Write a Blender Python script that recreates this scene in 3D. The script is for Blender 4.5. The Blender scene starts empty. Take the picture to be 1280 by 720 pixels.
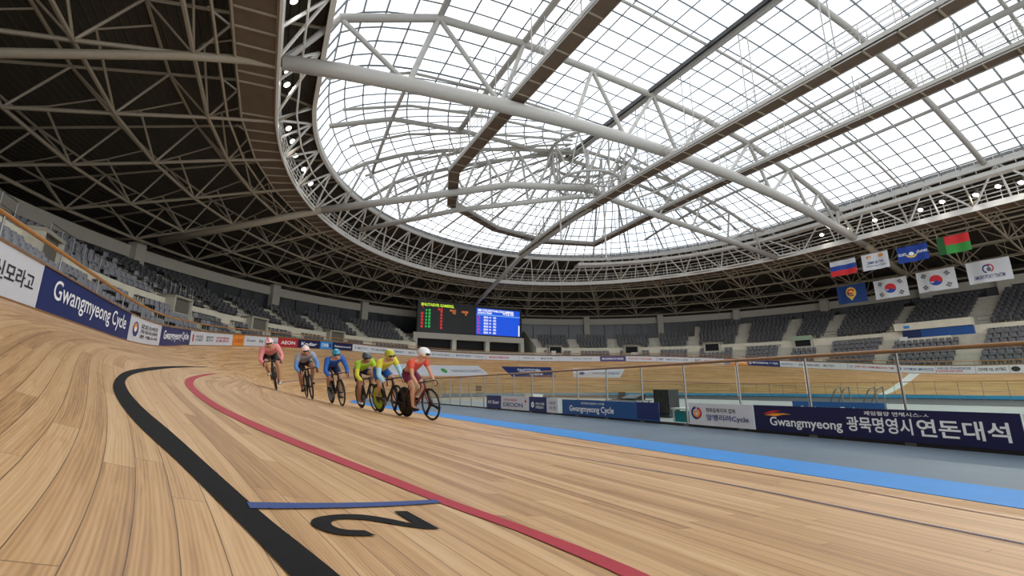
import bpy, bmesh, math, random
from mathutils import Vector, Matrix
random.seed(7)
EXPOSURE = 0.04
SKY_W = 2.25
FLOOD_W = 700.0
pi = math.pi
sin, cos, hyp, atan2 = math.sin, math.cos, math.hypot, math.atan2
COL = bpy.context.scene.collection
SC = bpy.context.scene

# ------------------------------------------------------------------ track frame
# X across the near straight, Y along it, z = 0 on the infield floor.
# s runs along the inner edge of the timber track, p outwards from that edge.
XI, R, XC, Y0 = 4.35, 21.5, 25.85, 25.0
W = 7.7
S2 = Y0 + pi * R
def sm(t):
    t = max(0.0, min(1.0, t)); return t * t * (3 - 2 * t)
def zt(s, p):
    s = min(s, 2 * Y0 + pi * R - s)
    zw = 2.0 + 2.5 * sm((s - 14) / 32); e = 3 - 1.4 * sm((s + 2) / 20)
    k = .15 * sm((s - 1) / 9); q = max(p, 0) / W
    return zw * ((1 - k) * q ** e + k * q)
def XY(s, p):
    if s <= Y0: return XI - p, s
    f = (s - Y0) / R
    if f <= pi: return XC - (R + p) * cos(f), Y0 + (R + p) * sin(f)
    return XC + R + p, 2 * Y0 + pi * R - s
def ang(s):
    if s <= Y0: return 0.0
    return min((s - Y0) / R, pi)
def P3(s, p, z):
    x, y = XY(s, p); return Vector((x, y, z))
def PT(s, p, dz=0.0): return P3(s, p, zt(s, p) + dz)
def frange(a, b, n): return [a + (b - a) * i / n for i in range(n + 1)]

# ------------------------------------------------------------------ materials
MATS = {}
def nt(m):
    m.use_nodes = True
    t = m.node_tree; b = t.nodes['Principled BSDF']
    return t, t.nodes, t.links, b
def mat(name, col, rough=.6, metal=0., var=.08, scale=6., bump=0., spec=.5, coat=0.):
    if name in MATS: return MATS[name]
    m = bpy.data.materials.new(name); t, N, L, b = nt(m)
    tc = N.new('ShaderNodeTexCoord'); no = N.new('ShaderNodeTexNoise')
    no.inputs['Scale'].default_value = scale; no.inputs['Detail'].default_value = 4
    L.new(tc.outputs['Object'], no.inputs['Vector'])
    rp = N.new('ShaderNodeValToRGB')
    c = col
    rp.color_ramp.elements[0].position = .3; rp.color_ramp.elements[1].position = .7
    rp.color_ramp.elements[0].color = (c[0]*(1-var), c[1]*(1-var), c[2]*(1-var), 1)
    rp.color_ramp.elements[1].color = (min(1, c[0]*(1+var)), min(1, c[1]*(1+var)), min(1, c[2]*(1+var)), 1)
    L.new(no.outputs['Fac'], rp.inputs['Fac']); L.new(rp.outputs['Color'], b.inputs['Base Color'])
    b.inputs['Roughness'].default_value = rough; b.inputs['Metallic'].default_value = metal
    b.inputs['Specular IOR Level'].default_value = spec
    b.inputs['Coat Weight'].default_value = coat
    if bump:
        bp = N.new('ShaderNodeBump'); bp.inputs['Strength'].default_value = bump
        L.new(no.outputs['Fac'], bp.inputs['Height']); L.new(bp.outputs['Normal'], b.inputs['Normal'])
    MATS[name] = m; return m
def emit(name, col, st):
    if name in MATS: return MATS[name]
    m = bpy.data.materials.new(name); t, N, L, b = nt(m)
    b.inputs['Base Color'].default_value = (col[0]*.3, col[1]*.3, col[2]*.3, 1)
    b.inputs['Emission Color'].default_value = (*col, 1); b.inputs['Emission Strength'].default_value = st
    MATS[name] = m; return m
def srgb(r, g, b):
    f = lambda c: (c/255/12.92) if c/255 <= .04045 else ((c/255+.055)/1.055)**2.4
    return (f(r), f(g), f(b))

def wood_mat():
    m = bpy.data.materials.new('track_timber'); t, N, L, b = nt(m)
    uv = N.new('ShaderNodeUVMap'); uv.uv_map = 'UVMap'
    sep = N.new('ShaderNodeSeparateXYZ'); L.new(uv.outputs['UV'], sep.inputs[0])
    def M(op, a, b_=None, c=None):
        n = N.new('ShaderNodeMath'); n.operation = op
        for i, v in enumerate((a, b_, c)):
            if v is None: continue
            if isinstance(v, (int, float)): n.inputs[i].default_value = v
            else: L.new(v, n.inputs[i])
        return n.outputs[0]
    u, v = sep.outputs[0], sep.outputs[1]
    pw = .088
    vi = M('FLOOR', M('DIVIDE', v, pw)); vf = M('FRACT', M('DIVIDE', v, pw))
    wn1 = N.new('ShaderNodeTexWhiteNoise'); wn1.noise_dimensions = '1D'; L.new(vi, wn1.inputs['W'])
    us = M('ADD', M('DIVIDE', u, 1.9), M('MULTIPLY', wn1.outputs['Value'], 7.3))
    ui = M('FLOOR', us); uf = M('FRACT', us)
    wn = N.new('ShaderNodeTexWhiteNoise'); wn.noise_dimensions = '2D'
    cb = N.new('ShaderNodeCombineXYZ'); L.new(ui, cb.inputs[0]); L.new(vi, cb.inputs[1]); L.new(cb.outputs[0], wn.inputs['Vector'])
    r = wn.outputs['Value']
    # grain, drawn out along the plank
    cg = N.new('ShaderNodeCombineXYZ')
    L.new(M('ADD', M('MULTIPLY', u, 1.1), M('MULTIPLY', r, 37.)), cg.inputs[0])
    L.new(M('MULTIPLY', v, 26.), cg.inputs[1]); L.new(M('MULTIPLY', r, 91.), cg.inputs[2])
    ng = N.new('ShaderNodeTexNoise'); ng.inputs['Scale'].default_value = 1.6; ng.inputs['Detail'].default_value = 5; ng.inputs['Distortion'].default_value = 1.3
    L.new(cg.outputs[0], ng.inputs['Vector'])
    wv = N.new('ShaderNodeTexWave'); wv.wave_type = 'BANDS'; wv.bands_direction = 'Y'
    wv.inputs['Scale'].default_value = 1.1; wv.inputs['Distortion'].default_value = 9.; wv.inputs['Detail'].default_value = 2.5; wv.inputs['Detail Scale'].default_value = .7
    L.new(cg.outputs[0], wv.inputs['Vector'])
    # long faint streaks
    cs = N.new('ShaderNodeCombineXYZ'); L.new(M('MULTIPLY', u, .12), cs.inputs[0]); L.new(M('MULTIPLY', v, 16.), cs.inputs[1])
    ns = N.new('ShaderNodeTexNoise'); ns.inputs['Scale'].default_value = 1.; ns.inputs['Detail'].default_value = 3; L.new(cs.outputs[0], ns.inputs['Vector'])
    ramp = N.new('ShaderNodeValToRGB'); cr = ramp.color_ramp
    cr.elements[0].position = 0.; cr.elements[0].color = (*srgb(124, 83, 46), 1)
    cr.elements[1].position = 1.; cr.elements[1].color = (*srgb(232, 196, 148), 1)
    e = cr.elements.new(.45); e.color = (*srgb(199, 154, 104), 1)
    tone = M('ADD', M('ADD', M('MULTIPLY', r, .34), M('MULTIPLY', ng.outputs['Fac'], .55)),
             M('ADD', M('MULTIPLY', wv.outputs['Fac'], .16), M('SUBTRACT', M('MULTIPLY', ns.outputs['Fac'], .75), .41)))
    L.new(tone, ramp.inputs['Fac'])
    # knots
    kn = N.new('ShaderNodeTexVoronoi'); kn.feature = 'F1'; kn.inputs['Scale'].default_value = 1.
    ck = N.new('ShaderNodeCombineXYZ'); L.new(M('MULTIPLY', u, 1.6), ck.inputs[0]); L.new(M('MULTIPLY', v, 4.), ck.inputs[1]); L.new(ck.outputs[0], kn.inputs['Vector'])
    knot = M('LESS_THAN', kn.outputs['Distance'], .035)
    seam = M('MAXIMUM', M('LESS_THAN', vf, .03), M('LESS_THAN', uf, .0018))
    dark = M('MAXIMUM', M('MULTIPLY', seam, .8), M('MULTIPLY', knot, .6))
    mx = N.new('ShaderNodeMix'); mx.data_type = 'RGBA'
    L.new(dark, mx.inputs[0]); L.new(ramp.outputs['Color'], mx.inputs[6]); mx.inputs[7].default_value = (*srgb(70, 45, 25), 1)
    L.new(mx.outputs[2], b.inputs['Base Color'])
    L.new(M('ADD', M('MULTIPLY', ng.outputs['Fac'], .2), .3), b.inputs['Roughness'])
    b.inputs['Specular IOR Level'].default_value = .5
    bp = N.new('ShaderNodeBump'); bp.inputs['Strength'].default_value = .12; bp.inputs['Distance'].default_value = .01
    L.new(M('SUBTRACT', ng.outputs['Fac'], M('MULTIPLY', seam, 2.)), bp.inputs['Height']); L.new(bp.outputs['Normal'], b.inputs['Normal'])
    return m

def glass_mat(name, tint, refl=.08, rough=.02, milk=0.):
    m = bpy.data.materials.new(name); t, N, L, b = nt(m)
    N.remove(b); out = [n for n in N if n.type == 'OUTPUT_MATERIAL'][0]
    tr = N.new('ShaderNodeBsdfTransparent'); tr.inputs[0].default_value = (*tint, 1)
    gl = N.new('ShaderNodeBsdfGlossy'); gl.inputs['Roughness'].default_value = rough
    mx = N.new('ShaderNodeMixShader'); 
    if refl > 0:
        fr = N.new('ShaderNodeFresnel'); fr.inputs['IOR'].default_value = 1.3
        mt = N.new('ShaderNodeMath'); mt.operation = 'MULTIPLY'; mt.inputs[1].default_value = refl * 2.5
        L.new(fr.outputs[0], mt.inputs[0]); L.new(mt.outputs[0], mx.inputs[0])
    else: mx.inputs[0].default_value = 0
    L.new(tr.outputs[0], mx.inputs[1]); L.new(gl.outputs[0], mx.inputs[2])
    last = mx
    if milk:
        df = N.new('ShaderNodeBsdfTranslucent'); df.inputs[0].default_value = (.9, .93, .95, 1)
        m2 = N.new('ShaderNodeMixShader'); m2.inputs[0].default_value = milk
        L.new(mx.outputs[0], m2.inputs[1]); L.new(df.outputs[0], m2.inputs[2]); last = m2
    L.new(last.outputs[0], out.inputs['Surface'])
    MATS[name] = m; return m

WOOD = wood_mat()
BLACKLINE = mat('black_paint', srgb(22, 21, 21), .8, var=.25, scale=30, spec=.2)
REDLINE = mat('red_paint', srgb(172, 34, 50), .6, scale=20)
BLUELINE = mat('blue_paint', srgb(28, 64, 128), .5, scale=20)
THINBLUE = mat('slate_blue_paint', srgb(34, 60, 120), .5)
THINRED = mat('brown_red_paint', srgb(126, 66, 52), .5)
SKYBLUE = mat('sky_blue_paint', srgb(26, 130, 205), .5, var=.05, scale=3)
SAFETY = mat('blue_grey_floor', srgb(94, 108, 122), .45, var=.12, scale=1.2, bump=.02)
INFIELD = mat('pale_grey_floor', srgb(160, 165, 162), .35, var=.05, scale=.6)
RIMW = mat('bright_white_steel', srgb(228, 226, 220), .4, var=.03)
WHITEP = mat('white_paint', srgb(226, 226, 222), .5, var=.03)
CONC = mat('concrete', srgb(188, 182, 166), .85, var=.1, scale=2.5, bump=.05)
CREAM = mat('cream_wall', srgb(222, 214, 192), .8, var=.06, scale=1.5)
PILLAR = mat('grey_pillar', srgb(180, 174, 160), .8, var=.07)
DARKW = mat('dark_window_band', srgb(52, 54, 56), .25, var=.2, scale=.4)
DARKF = mat('dark_frame', srgb(40, 40, 40), .5)
DARK = mat('dark_opening', srgb(24, 24, 24), .9)
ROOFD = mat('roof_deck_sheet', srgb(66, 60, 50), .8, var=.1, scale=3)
STEELD = mat('beige_steel', srgb(158, 146, 126), .5, var=.05)
STEELW = mat('white_steel', srgb(176, 173, 167), .4, var=.03)
MULL = mat('grey_mullion', srgb(128, 134, 138), .4, var=.04)
SOFFIT = mat('brown_soffit', srgb(104, 86, 70), .6, var=.1, scale=2)
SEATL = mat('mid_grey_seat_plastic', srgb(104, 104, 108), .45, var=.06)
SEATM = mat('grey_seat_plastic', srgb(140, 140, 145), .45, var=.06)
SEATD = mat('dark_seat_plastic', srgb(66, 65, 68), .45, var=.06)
SEATP = mat('seat_bracket', srgb(48, 48, 50), .6)
RAILW = mat('varnished_wood_rail', srgb(176, 122, 62), .35, var=.12, scale=8)
RAILD = mat('brown_rail', srgb(142, 104, 66), .35, var=.12, scale=8)
STEEL = mat('brushed_steel', srgb(120, 120, 117), .35, .7, var=.05)
PANEG = glass_mat('barrier_glass', (.9, .94, .92), .10)
SKYG = glass_mat('skylight_glass', (.93, .95, .97), .04, .05, .12)
WHITE = mat('white_board', srgb(206, 208, 213), .5, var=.02)
NAVY = mat('navy_board', srgb(16, 38, 98), .45, var=.06)
NAVYD = mat('deep_navy_board', srgb(12, 17, 68), .45, var=.06)
BLUEB = mat('blue_board', srgb(20, 78, 138), .45, var=.05)
ORANGE = mat('orange_board', srgb(226, 136, 42), .5, var=.06)
REDB = mat('red_board', srgb(178, 34, 44), .5)
PURPLE = mat('purple_board', srgb(66, 50, 118), .5)
TEAL = mat('teal_panel', srgb(40, 140, 150), .35)
CYAN = mat('bright_blue_board', srgb(44, 136, 206), .45)
BLK = mat('black_plastic', srgb(22, 22, 24), .5)
INK = mat('black_ink', srgb(34, 34, 38), .6)
INKG = mat('grey_ink', srgb(96, 98, 104), .6)
INKN = mat('navy_ink', srgb(34, 56, 120), .6)
INKR = mat('red_ink', srgb(190, 44, 50), .6)
INKW = mat('white_ink', srgb(236, 238, 240), .6)
INKO = mat('orange_ink', srgb(232, 150, 50), .6)
INKGR = mat('green_ink', srgb(60, 150, 70), .6)
INKY = mat('yellow_ink', srgb(226, 190, 70), .6)
FGREEN = mat('flag_green', srgb(54, 146, 62), .7)
FGREEND = mat('flag_dark_green', srgb(34, 92, 44), .7)
FRED = mat('flag_red', srgb(214, 44, 48), .7)
FBLUE = mat('flag_blue', srgb(40, 72, 160), .7)
FROYAL = mat('flag_royal_blue', srgb(26, 62, 152), .7)

# ------------------------------------------------------------------ mesh builders
class MB:
    def __init__(s): s.v = []; s.f = []; s.mi = []; s.cur = 0
    def add(s, vs, fs):
        o = len(s.v); s.v += [tuple(v) for v in vs]
        for f in fs: s.f.append(tuple(i + o for i in f)); s.mi.append(s.cur)
    def box(s, c, size, M=None):
        x, y, z = (a / 2 for a in size)
        vs = [Vector((i*x, j*y, k*z)) for i in (-1, 1) for j in (-1, 1) for k in (-1, 1)]
        vs = [(M @ v if M is not None else v) + Vector(c) for v in vs]
        s.add(vs, [(0,1,3,2), (4,6,7,5), (0,4,5,1), (2,3,7,6), (0,2,6,4), (1,5,7,3)])
    def beam(s, a, b, w, h, up=Vector((0, 0, 1))):
        a, b = Vector(a), Vector(b); d = (b - a).normalized()
        x = d.cross(up)
        if x.length < 1e-4: x = Vector((1, 0, 0))
        x.normalize(); y = x.cross(d).normalized()
        vs = [q + x*i*w/2 + y*j*h/2 for q in (a, b) for i, j in ((-1,-1), (1,-1), (1,1), (-1,1))]
        s.add(vs, [(3,2,1,0), (4,5,6,7), (0,1,5,4), (1,2,6,5), (2,3,7,6), (3,0,4,7)])
    def tube(s, pts, r, n=8, cap=True, closed=False):
        pts = [Vector(p) for p in pts]; m = len(pts)
        rs = r if isinstance(r, (list, tuple)) else [r] * m
        o = len(s.v); ref = None
        for i in range(m):
            if closed: d = pts[(i+1) % m] - pts[i-1]
            else: d = pts[min(i+1, m-1)] - pts[max(i-1, 0)]
            d.normalize()
            if ref is None:
                ref = d.cross(Vector((0, 0, 1)))
                if ref.length < .05: ref = d.cross(Vector((1, 0, 0)))
            x = ref - d * ref.dot(d)
            if x.length < 1e-5: x = d.orthogonal()
            x.normalize(); ref = x; y = d.cross(x)
            for k in range(n):
                a = 2*pi*k/n
                s.v.append(tuple(pts[i] + (x*cos(a) + y*sin(a)) * rs[i]))
        for i in range(m if closed else m-1):
            j = (i+1) % m
            for k in range(n):
                l = (k+1) % n
                s.f.append((o+i*n+k, o+i*n+l, o+j*n+l, o+j*n+k)); s.mi.append(s.cur)
        if cap and not closed:
            s.f.append(tuple(o+k for k in range(n))[::-1]); s.mi.append(s.cur)
            s.f.append(tuple(o+(m-1)*n+k for k in range(n))); s.mi.append(s.cur)
    def grid(s, rows, flip=False):
        o = len(s.v); n = len(rows[0])
        for r in rows: s.v += [tuple(q) for q in r]
        for i in range(len(rows)-1):
            for j in range(n-1):
                q = (o+i*n+j, o+i*n+j+1, o+(i+1)*n+j+1, o+(i+1)*n+j)
                s.f.append(q[::-1] if flip else q); s.mi.append(s.cur)
    def slab(s, rows, th):
        """a closed thin plate from a grid of points, th = offset vector or function(i, j)"""
        n = len(rows[0]); m = len(rows)
        back = [[Vector(rows[i][j]) + (th(i, j) if callable(th) else th) for j in range(n)] for i in range(m)]
        s.grid(rows); s.grid(back, True)
        e = [(i, 0) for i in range(m)] + [(m-1, j) for j in range(1, n)] + [(i, n-1) for i in range(m-2, -1, -1)] + [(0, j) for j in range(n-2, -1, -1)]
        s.grid([[rows[i][j] for i, j in e], [back[i][j] for i, j in e]])
    def lathe(s, prof, c, axis, n=16):
        axis = Vector(axis).normalized(); x = axis.orthogonal().normalized(); y = axis.cross(x)
        c = Vector(c)
        rows = [[c + axis*h + (x*cos(2*pi*k/n) + y*sin(2*pi*k/n))*r for k in range(n+1)] for r, h in prof]
        s.grid(rows)
    def ell(s, c, rad, n=12, m=8, M=None):
        rows = []
        for i in range(m+1):
            t = pi*i/m
            rows.append([])
            for k in range(n+1):
                a = 2*pi*k/n
                v = Vector((rad[0]*sin(t)*cos(a), rad[1]*sin(t)*sin(a), rad[2]*cos(t)))
                rows[-1].append((M @ v if M is not None else v) + Vector(c))
        s.grid(rows)
    def build(s, name, m, parent=None, smooth=False, weld=False):
        me = bpy.data.meshes.new(name); me.from_pydata(s.v, [], s.f)
        ms = m if isinstance(m, (list, tuple)) else [m]
        for q in ms: me.materials.append(q)
        if len(ms) > 1: me.polygons.foreach_set('material_index', s.mi)
        if weld:
            bm = bmesh.new(); bm.from_mesh(me); bmesh.ops.remove_doubles(bm, verts=bm.verts, dist=1e-5)
            bmesh.ops.recalc_face_normals(bm, faces=bm.faces); bm.to_mesh(me); bm.free()
        if smooth: me.polygons.foreach_set('use_smooth', [True]*len(me.polygons))
        me.update()
        o = bpy.data.objects.new(name, me); COL.objects.link(o)
        if parent is not None: put(o, parent)
        return o
def put(o, parent):
    """parent without moving: meshes are made in world space unless their thing is at the origin"""
    o.parent = parent
    o.matrix_parent_inverse = parent.matrix_basis.inverted()
def tag(o, label, cat, group=None, kind=None):
    o['label'] = label; o['category'] = cat
    if group: o['group'] = group
    if kind: o['kind'] = kind
    return o
def struct(o, label=None):
    o['kind'] = 'structure'
    if label: o['label'] = label
    return o
def thing(name, label, cat, loc=(0, 0, 0), group=None):
    e = bpy.data.objects.new(name, None); COL.objects.link(e); e.location = loc
    e.empty_display_size = .2
    return tag(e, label, cat, group)
def mesh_from(o, name):
    dg = bpy.context.evaluated_depsgraph_get(); dg.update()
    ev = o.evaluated_get(dg); me = bpy.data.meshes.new_from_object(ev); me.name = name
    return me

# ------------------------------------------------------------------ lettering
_TC = {}
def glyphs(txt, bold=0.):
    k = (txt, bold)
    if k in _TC: return _TC[k]
    cu = bpy.data.curves.new('lettering', 'FONT'); cu.body = txt; cu.offset = bold; cu.resolution_u = 3
    cu.fill_mode = 'BOTH'
    o = bpy.data.objects.new('lettering', cu); COL.objects.link(o)
    me = mesh_from(o, 'lettering')
    vs = [tuple(v.co) for v in me.vertices]; fs = [tuple(p.vertices) for p in me.polygons]
    bpy.data.objects.remove(o); bpy.data.meshes.remove(me); bpy.data.curves.remove(cu)
    if not vs: vs = [(0, 0, 0), (1, 0, 0), (1, 1, 0)]; fs = [(0, 1, 2)]
    x0 = min(v[0] for v in vs); x1 = max(v[0] for v in vs); y0 = min(v[1] for v in vs); y1 = max(v[1] for v in vs)
    w, h = max(x1-x0, 1e-3), max(y1-y0, 1e-3)
    r = ([((v[0]-x0)/w, (v[1]-y0)/h) for v in vs], fs, w/h); _TC[k] = r
    return r
def letter(mb, txt, box, fn, bold=0.012, keep=True):
    """write txt into box (x0, y0, x1, y1) of the board's own frame; fn maps (x, y) to the world"""
    vs, fs, asp = glyphs(txt, bold); x0, y0, x1, y1 = box
    mb.add([fn(x0 + (x1-x0)*a, y0 + (y1-y0)*b) for a, b in vs], fs)
def disc(mb, cx, cy, rx, ry, fn, a0=0., a1=2*pi, n=24, inner=0.):
    pts = [(cx + rx*cos(a0+(a1-a0)*i/n), cy + ry*sin(a0+(a1-a0)*i/n)) for i in range(n+1)]
    ins = [(cx + rx*inner*cos(a0+(a1-a0)*i/n), cy + ry*inner*sin(a0+(a1-a0)*i/n)) for i in range(n+1)]
    mb.grid([[fn(*q) for q in pts], [fn(*q) for q in ins]])
def quad(mb, x0, y0, x1, y1, fn, n=1):
    mb.grid([[fn(x0+(x1-x0)*i/n, y) for i in range(n+1)] for y in (y0, y1)])

# ================================================================== THE TRACK
def warp(s, p):
    return p - 1.7 * sm((s + .5) / 9.5) * max(0., min(1., (p - 1) / 3.2))
ss = [-14 + i*.5 for i in range(24)] + [-2 + i*.2 for i in range(110)] + [20 + i*.8 for i in range(91)] + [93 + i*1.5 for i in range(30)]
ps = frange(0, W, 44)
mb = MB(); mb.grid([[PT(s, p) for p in ps] for s in ss], True)
floor = mb.build('floor', WOOD, smooth=True); struct(floor, 'banked track of pale timber boards')
uvl = floor.data.uv_layers.new(name='UVMap')
npz = len(ps)
uvv = []
for s in ss:
    for p in ps: uvv.append((s, warp(s, p)))
for lp in floor.data.loops: uvl.data[lp.index].uv = uvv[lp.vertex_index]

def resample(pl, n):
    L = [0]
    for a, b in zip(pl, pl[1:]): L.append(L[-1] + hyp(a[0]-b[0], a[1]-b[1]))
    out = []
    for i in range(n+1):
        t = L[-1]*i/n; k = 0
        while k < len(pl)-2 and L[k+1] < t: k += 1
        f = (t-L[k])/max(L[k+1]-L[k], 1e-6)
        out.append((pl[k][0]+(pl[k+1][0]-pl[k][0])*f, pl[k][1]+(pl[k+1][1]-pl[k][1])*f))
    return out
def smooth_pl(pl, it=2):
    for _ in range(it):
        q = [pl[0]]
        for a, b in zip(pl, pl[1:]):
            q += [(a[0]*.75+b[0]*.25, a[1]*.75+b[1]*.25), (a[0]*.25+b[0]*.75, a[1]*.25+b[1]*.75)]
        pl = q + [pl[-1]]
    return pl
def painted(name, label, a, b, m, n=90, dz=.004, sm_=True):
    if sm_: a, b = smooth_pl(a), smooth_pl(b)
    a, b = resample(a, n), resample(b, n)
    mb = MB(); K = 4
    mb.grid([[PT(*(a[i][j]+(b[i][j]-a[i][j])*k/K for j in (0, 1)), dz) for k in range(K+1)] for i in range(n+1)])
    o = mb.build(name, m, floor); o['label'] = label; return o
def widen(c, w0, w1=None):
    w1 = w0 if w1 is None else w1
    n = len(c)
    A = []; B = []
    for i in range(n):
        a, b = c[max(i-1, 0)], c[min(i+1, n-1)]; d = (b[0]-a[0], b[1]-a[1]); l = hyp(*d) or 1
        w = (w0 + (w1-w0)*i/(n-1)) / 2
        A.append((c[i][0]-d[1]/l*w, c[i][1]+d[0]/l*w)); B.append((c[i][0]+d[1]/l*w, c[i][1]-d[0]/l*w))
    return A, B
black_a = [(-1.5,3.62),(-.2,3.88),(1.18,4.254),(1.674,4.411),(2.288,4.618),(2.871,4.851),(3.524,5.079),(4.179,5.274),(4.893,5.424),(5.863,5.562),(7.523,5.648),(10.016,5.739),(19.254,6.101)]
black_b = [(-1.5,3.5),(-.2,3.76),(1.2,4.146),(1.573,4.283),(2.072,4.437),(2.977,4.734),(3.565,4.968),(4.304,5.213),(4.983,5.384),(5.958,5.501),(7.637,5.579),(10.578,5.69),(19.254,6.09)]
painted('painted_line', 'broad black painted line', black_a, black_b, BLACKLINE, 120)
red_a = [(-1.5,3.1),(1.222,3.157),(1.539,3.233),(1.866,3.332),(2.241,3.487),(2.593,3.588),(3.05,3.763),(3.718,4.04),(4.412,4.362),(5.107,4.675),(6.178,4.984),(7.046,5.135),(8.552,5.241),(14.255,5.41)]
red_b = [(-1.5,3.19),(1.235,3.272),(1.491,3.339),(1.75,3.396),(2.08,3.548),(2.404,3.663),(2.782,3.812),(3.367,4.075),(4.05,4.40),(4.835,4.73),(5.943,5.035),(6.761,5.19),(8.065,5.30),(14.3,5.44)]
painted('painted_line', 'red painted line', red_a, red_b, REDLINE, 110)
painted('painted_line', 'short blue painted cross mark', [(1.691,4.343),(2.139,3.558)], [(1.764,4.354),(2.20,3.565)], BLUELINE, 20, .006, False)
painted('painted_number', 'black painted figure 2',
    [(1.54,3.99),(1.509,4.091),(1.531,4.144),(1.589,4.175),(1.641,4.173),(1.699,4.144),(1.767,4.065),(1.798,3.978),(1.772,3.889),(1.728,3.82),(1.70,3.76)],
    [(1.588,4.016),(1.571,4.082),(1.598,4.11),(1.63,4.114),(1.66,4.106),(1.688,4.089),(1.712,4.054),(1.728,3.991),(1.709,3.926),(1.688,3.861),(1.673,3.793)], BLACKLINE, 50, .005)
o = painted('painted_number', 'black painted foot of the figure 2', [(1.897,3.843),(1.672,3.80)], [(1.92,3.784),(1.681,3.73)], BLACKLINE, 12, .005, False)
tb = [(-3,.96),(.926,.973),(1.51,1.01),(2.471,1.0),(3.55,1.172),(4.65,1.47),(5.435,1.83),(6.416,2.16),(7.213,2.5)]
a_, b_ = widen(smooth_pl(tb), .022, .014); painted('painted_line', 'thin slate blue painted line', a_, b_, THINBLUE, 90, .004, False)
tb = [(23.5,3.78),(27.63,3.806),(30.845,3.885),(36.327,3.952),(42.976,4.17),(49.039,4.411),(54.766,4.482),(64,4.4),(78,4.0),(96,3.6),(112,3.4)]
a_, b_ = widen(smooth_pl(tb), .06, .08); painted('painted_line', 'thin slate blue painted line round the bend', a_, b_, THINBLUE, 150, .006, False)
tr = [(-3,.37),(1.069,.369),(1.555,.357),(2.191,.29),(3.118,.333),(4.303,.487),(6.065,.77),(8.61,1.325),(9.857,1.608),(11.726,2.375),(12.924,2.984),(14.096,4.001),(15.2,4.75)]
a_, b_ = widen(smooth_pl(tr), .018, .03); painted('painted_line', 'thin brown-red painted line', a_, b_, THINRED, 110, .004, False)
tr = [(30,1.3),(33.89,1.398),(38.257,1.97),(42.82,2.21),(49.368,2.291),(62,2.2),(80,2.0),(110,1.8)]
a_, b_ = widen(smooth_pl(tr), .05, .08); painted('painted_line', 'thin brown-red painted line round the bend', a_, b_, THINRED, 130, .006, False)
painted('finish_line', 'white painted finish line across the far straight', [(97.3,.1),(98.0,7.6)], [(96.7,.1),(97.2,7.6)], WHITEP, 40, .006, False)

def ring_strip(name, m, p0, p1, z0, z1, s0=-14, s1=137, th=.05, seg=None):
    L = [s for s in (frange(s0, min(Y0, s1), 14) if s0 < Y0 else []) ] + frange(max(Y0, s0), min(S2, s1), 80)[1:] + (frange(S2, s1, 12)[1:] if s1 > S2 else [])
    mb = MB(); mb.slab([[P3(s, p0, z0), P3(s, p1, z1)] for s in L], Vector((0, 0, -th)))
    return mb.build(name, m)
o = ring_strip('floor', mat('dark_floor', srgb(46, 54, 58), .6), -3.75, -18, -.005, -.005, 52, 137, .01); struct(o, 'dark floor strip inside the far barrier')
o = ring_strip('trim_5', mat('teal_blue_kerb', srgb(96, 182, 212), .5), -.02, -.03, .27, -.02, 48, 137, .0); struct(o, 'sky blue kerb along the far side of the track')
o = ring_strip('floor', SKYBLUE, 0, -.75, .004, .004); struct(o, 'sky blue painted band along the inside of the track')
o = ring_strip('floor', SAFETY, -.75, -3.62, 0, 0); struct(o, 'blue-grey floor between the track and the glass barrier')
L = [s for s in frange(-14, Y0, 6)] + frange(Y0, S2, 60)[1:] + frange(S2, 137, 6)[1:]
mb = MB(); c = [P3(s, -3.62, -.02) for s in L]; mb.v = [tuple(v) for v in c]; mb.f = [tuple(range(len(c)))[::-1]]; mb.mi = [0]
o = mb.build('floor', INFIELD); struct(o, 'pale grey infield floor')
# ------------------------------------------------------------------ sponsor boards on the outer fence
def board_fn(s0, s1, p=W - .02, h0=0.0, out=.004):
    def fn(x, y, d=out):
        s = s0 + (s1 - s0)*x
        return PT(s, p - d, h0 + y)
    return fn
BH = .74
def fence_board(label, s0, s1, m, art=(), h0=.03, h1=BH):
    t = thing('sponsor_board', label, 'advertising board', tuple(PT((s0+s1)/2, W)), 'sponsor boards along the outer fence')
    n = max(2, int((s1-s0)/.6)); S = frange(s0+.015, s1-.015, n)
    mb = MB(); mb.slab([[PT(s, W-.02, h0), PT(s, W-.02, h1)] for s in S], lambda i, j: PT(S[i], W+.03, (h0, h1)[j]) - PT(S[i], W-.02, (h0, h1)[j]))
    mb.build('panel', m, t)
    for ai, a in enumerate(art):
        kind, mt = a[0], a[1]; M_ = MB()
        f = lambda x, y: PT(s0 + (s1-s0)*x, W-.026 - .002*ai, h0 + (h1-h0)*y)
        if kind == 't': letter(M_, a[2], a[3], f, a[4] if len(a) > 4 else .012)
        elif kind == 'd': disc(M_, *a[2], f, inner=a[3] if len(a) > 3 else 0., a0=a[4] if len(a) > 4 else 0., a1=a[5] if len(a) > 5 else 2*pi)
        elif kind == 'q': quad(M_, *a[2], f)
        M_.build('lettering' if kind == 't' else 'emblem', mt, t)
    return t
T, D, Q = 't', 'd', 'q'
fence_board('white fence board with large black Korean lettering, nearest on the left', 6.2, 9.9, WHITE, [(T, INK, '신모라고', (.60, .3, .93, .68), .015)])
fence_board('large navy fence board reading Gwangmyeong Cycle in white', 9.9, 15.6, NAVY, [(T, INKW, 'Gwangmyeong Cycle', (.09, .2, .93, .84), .008)])
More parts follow.
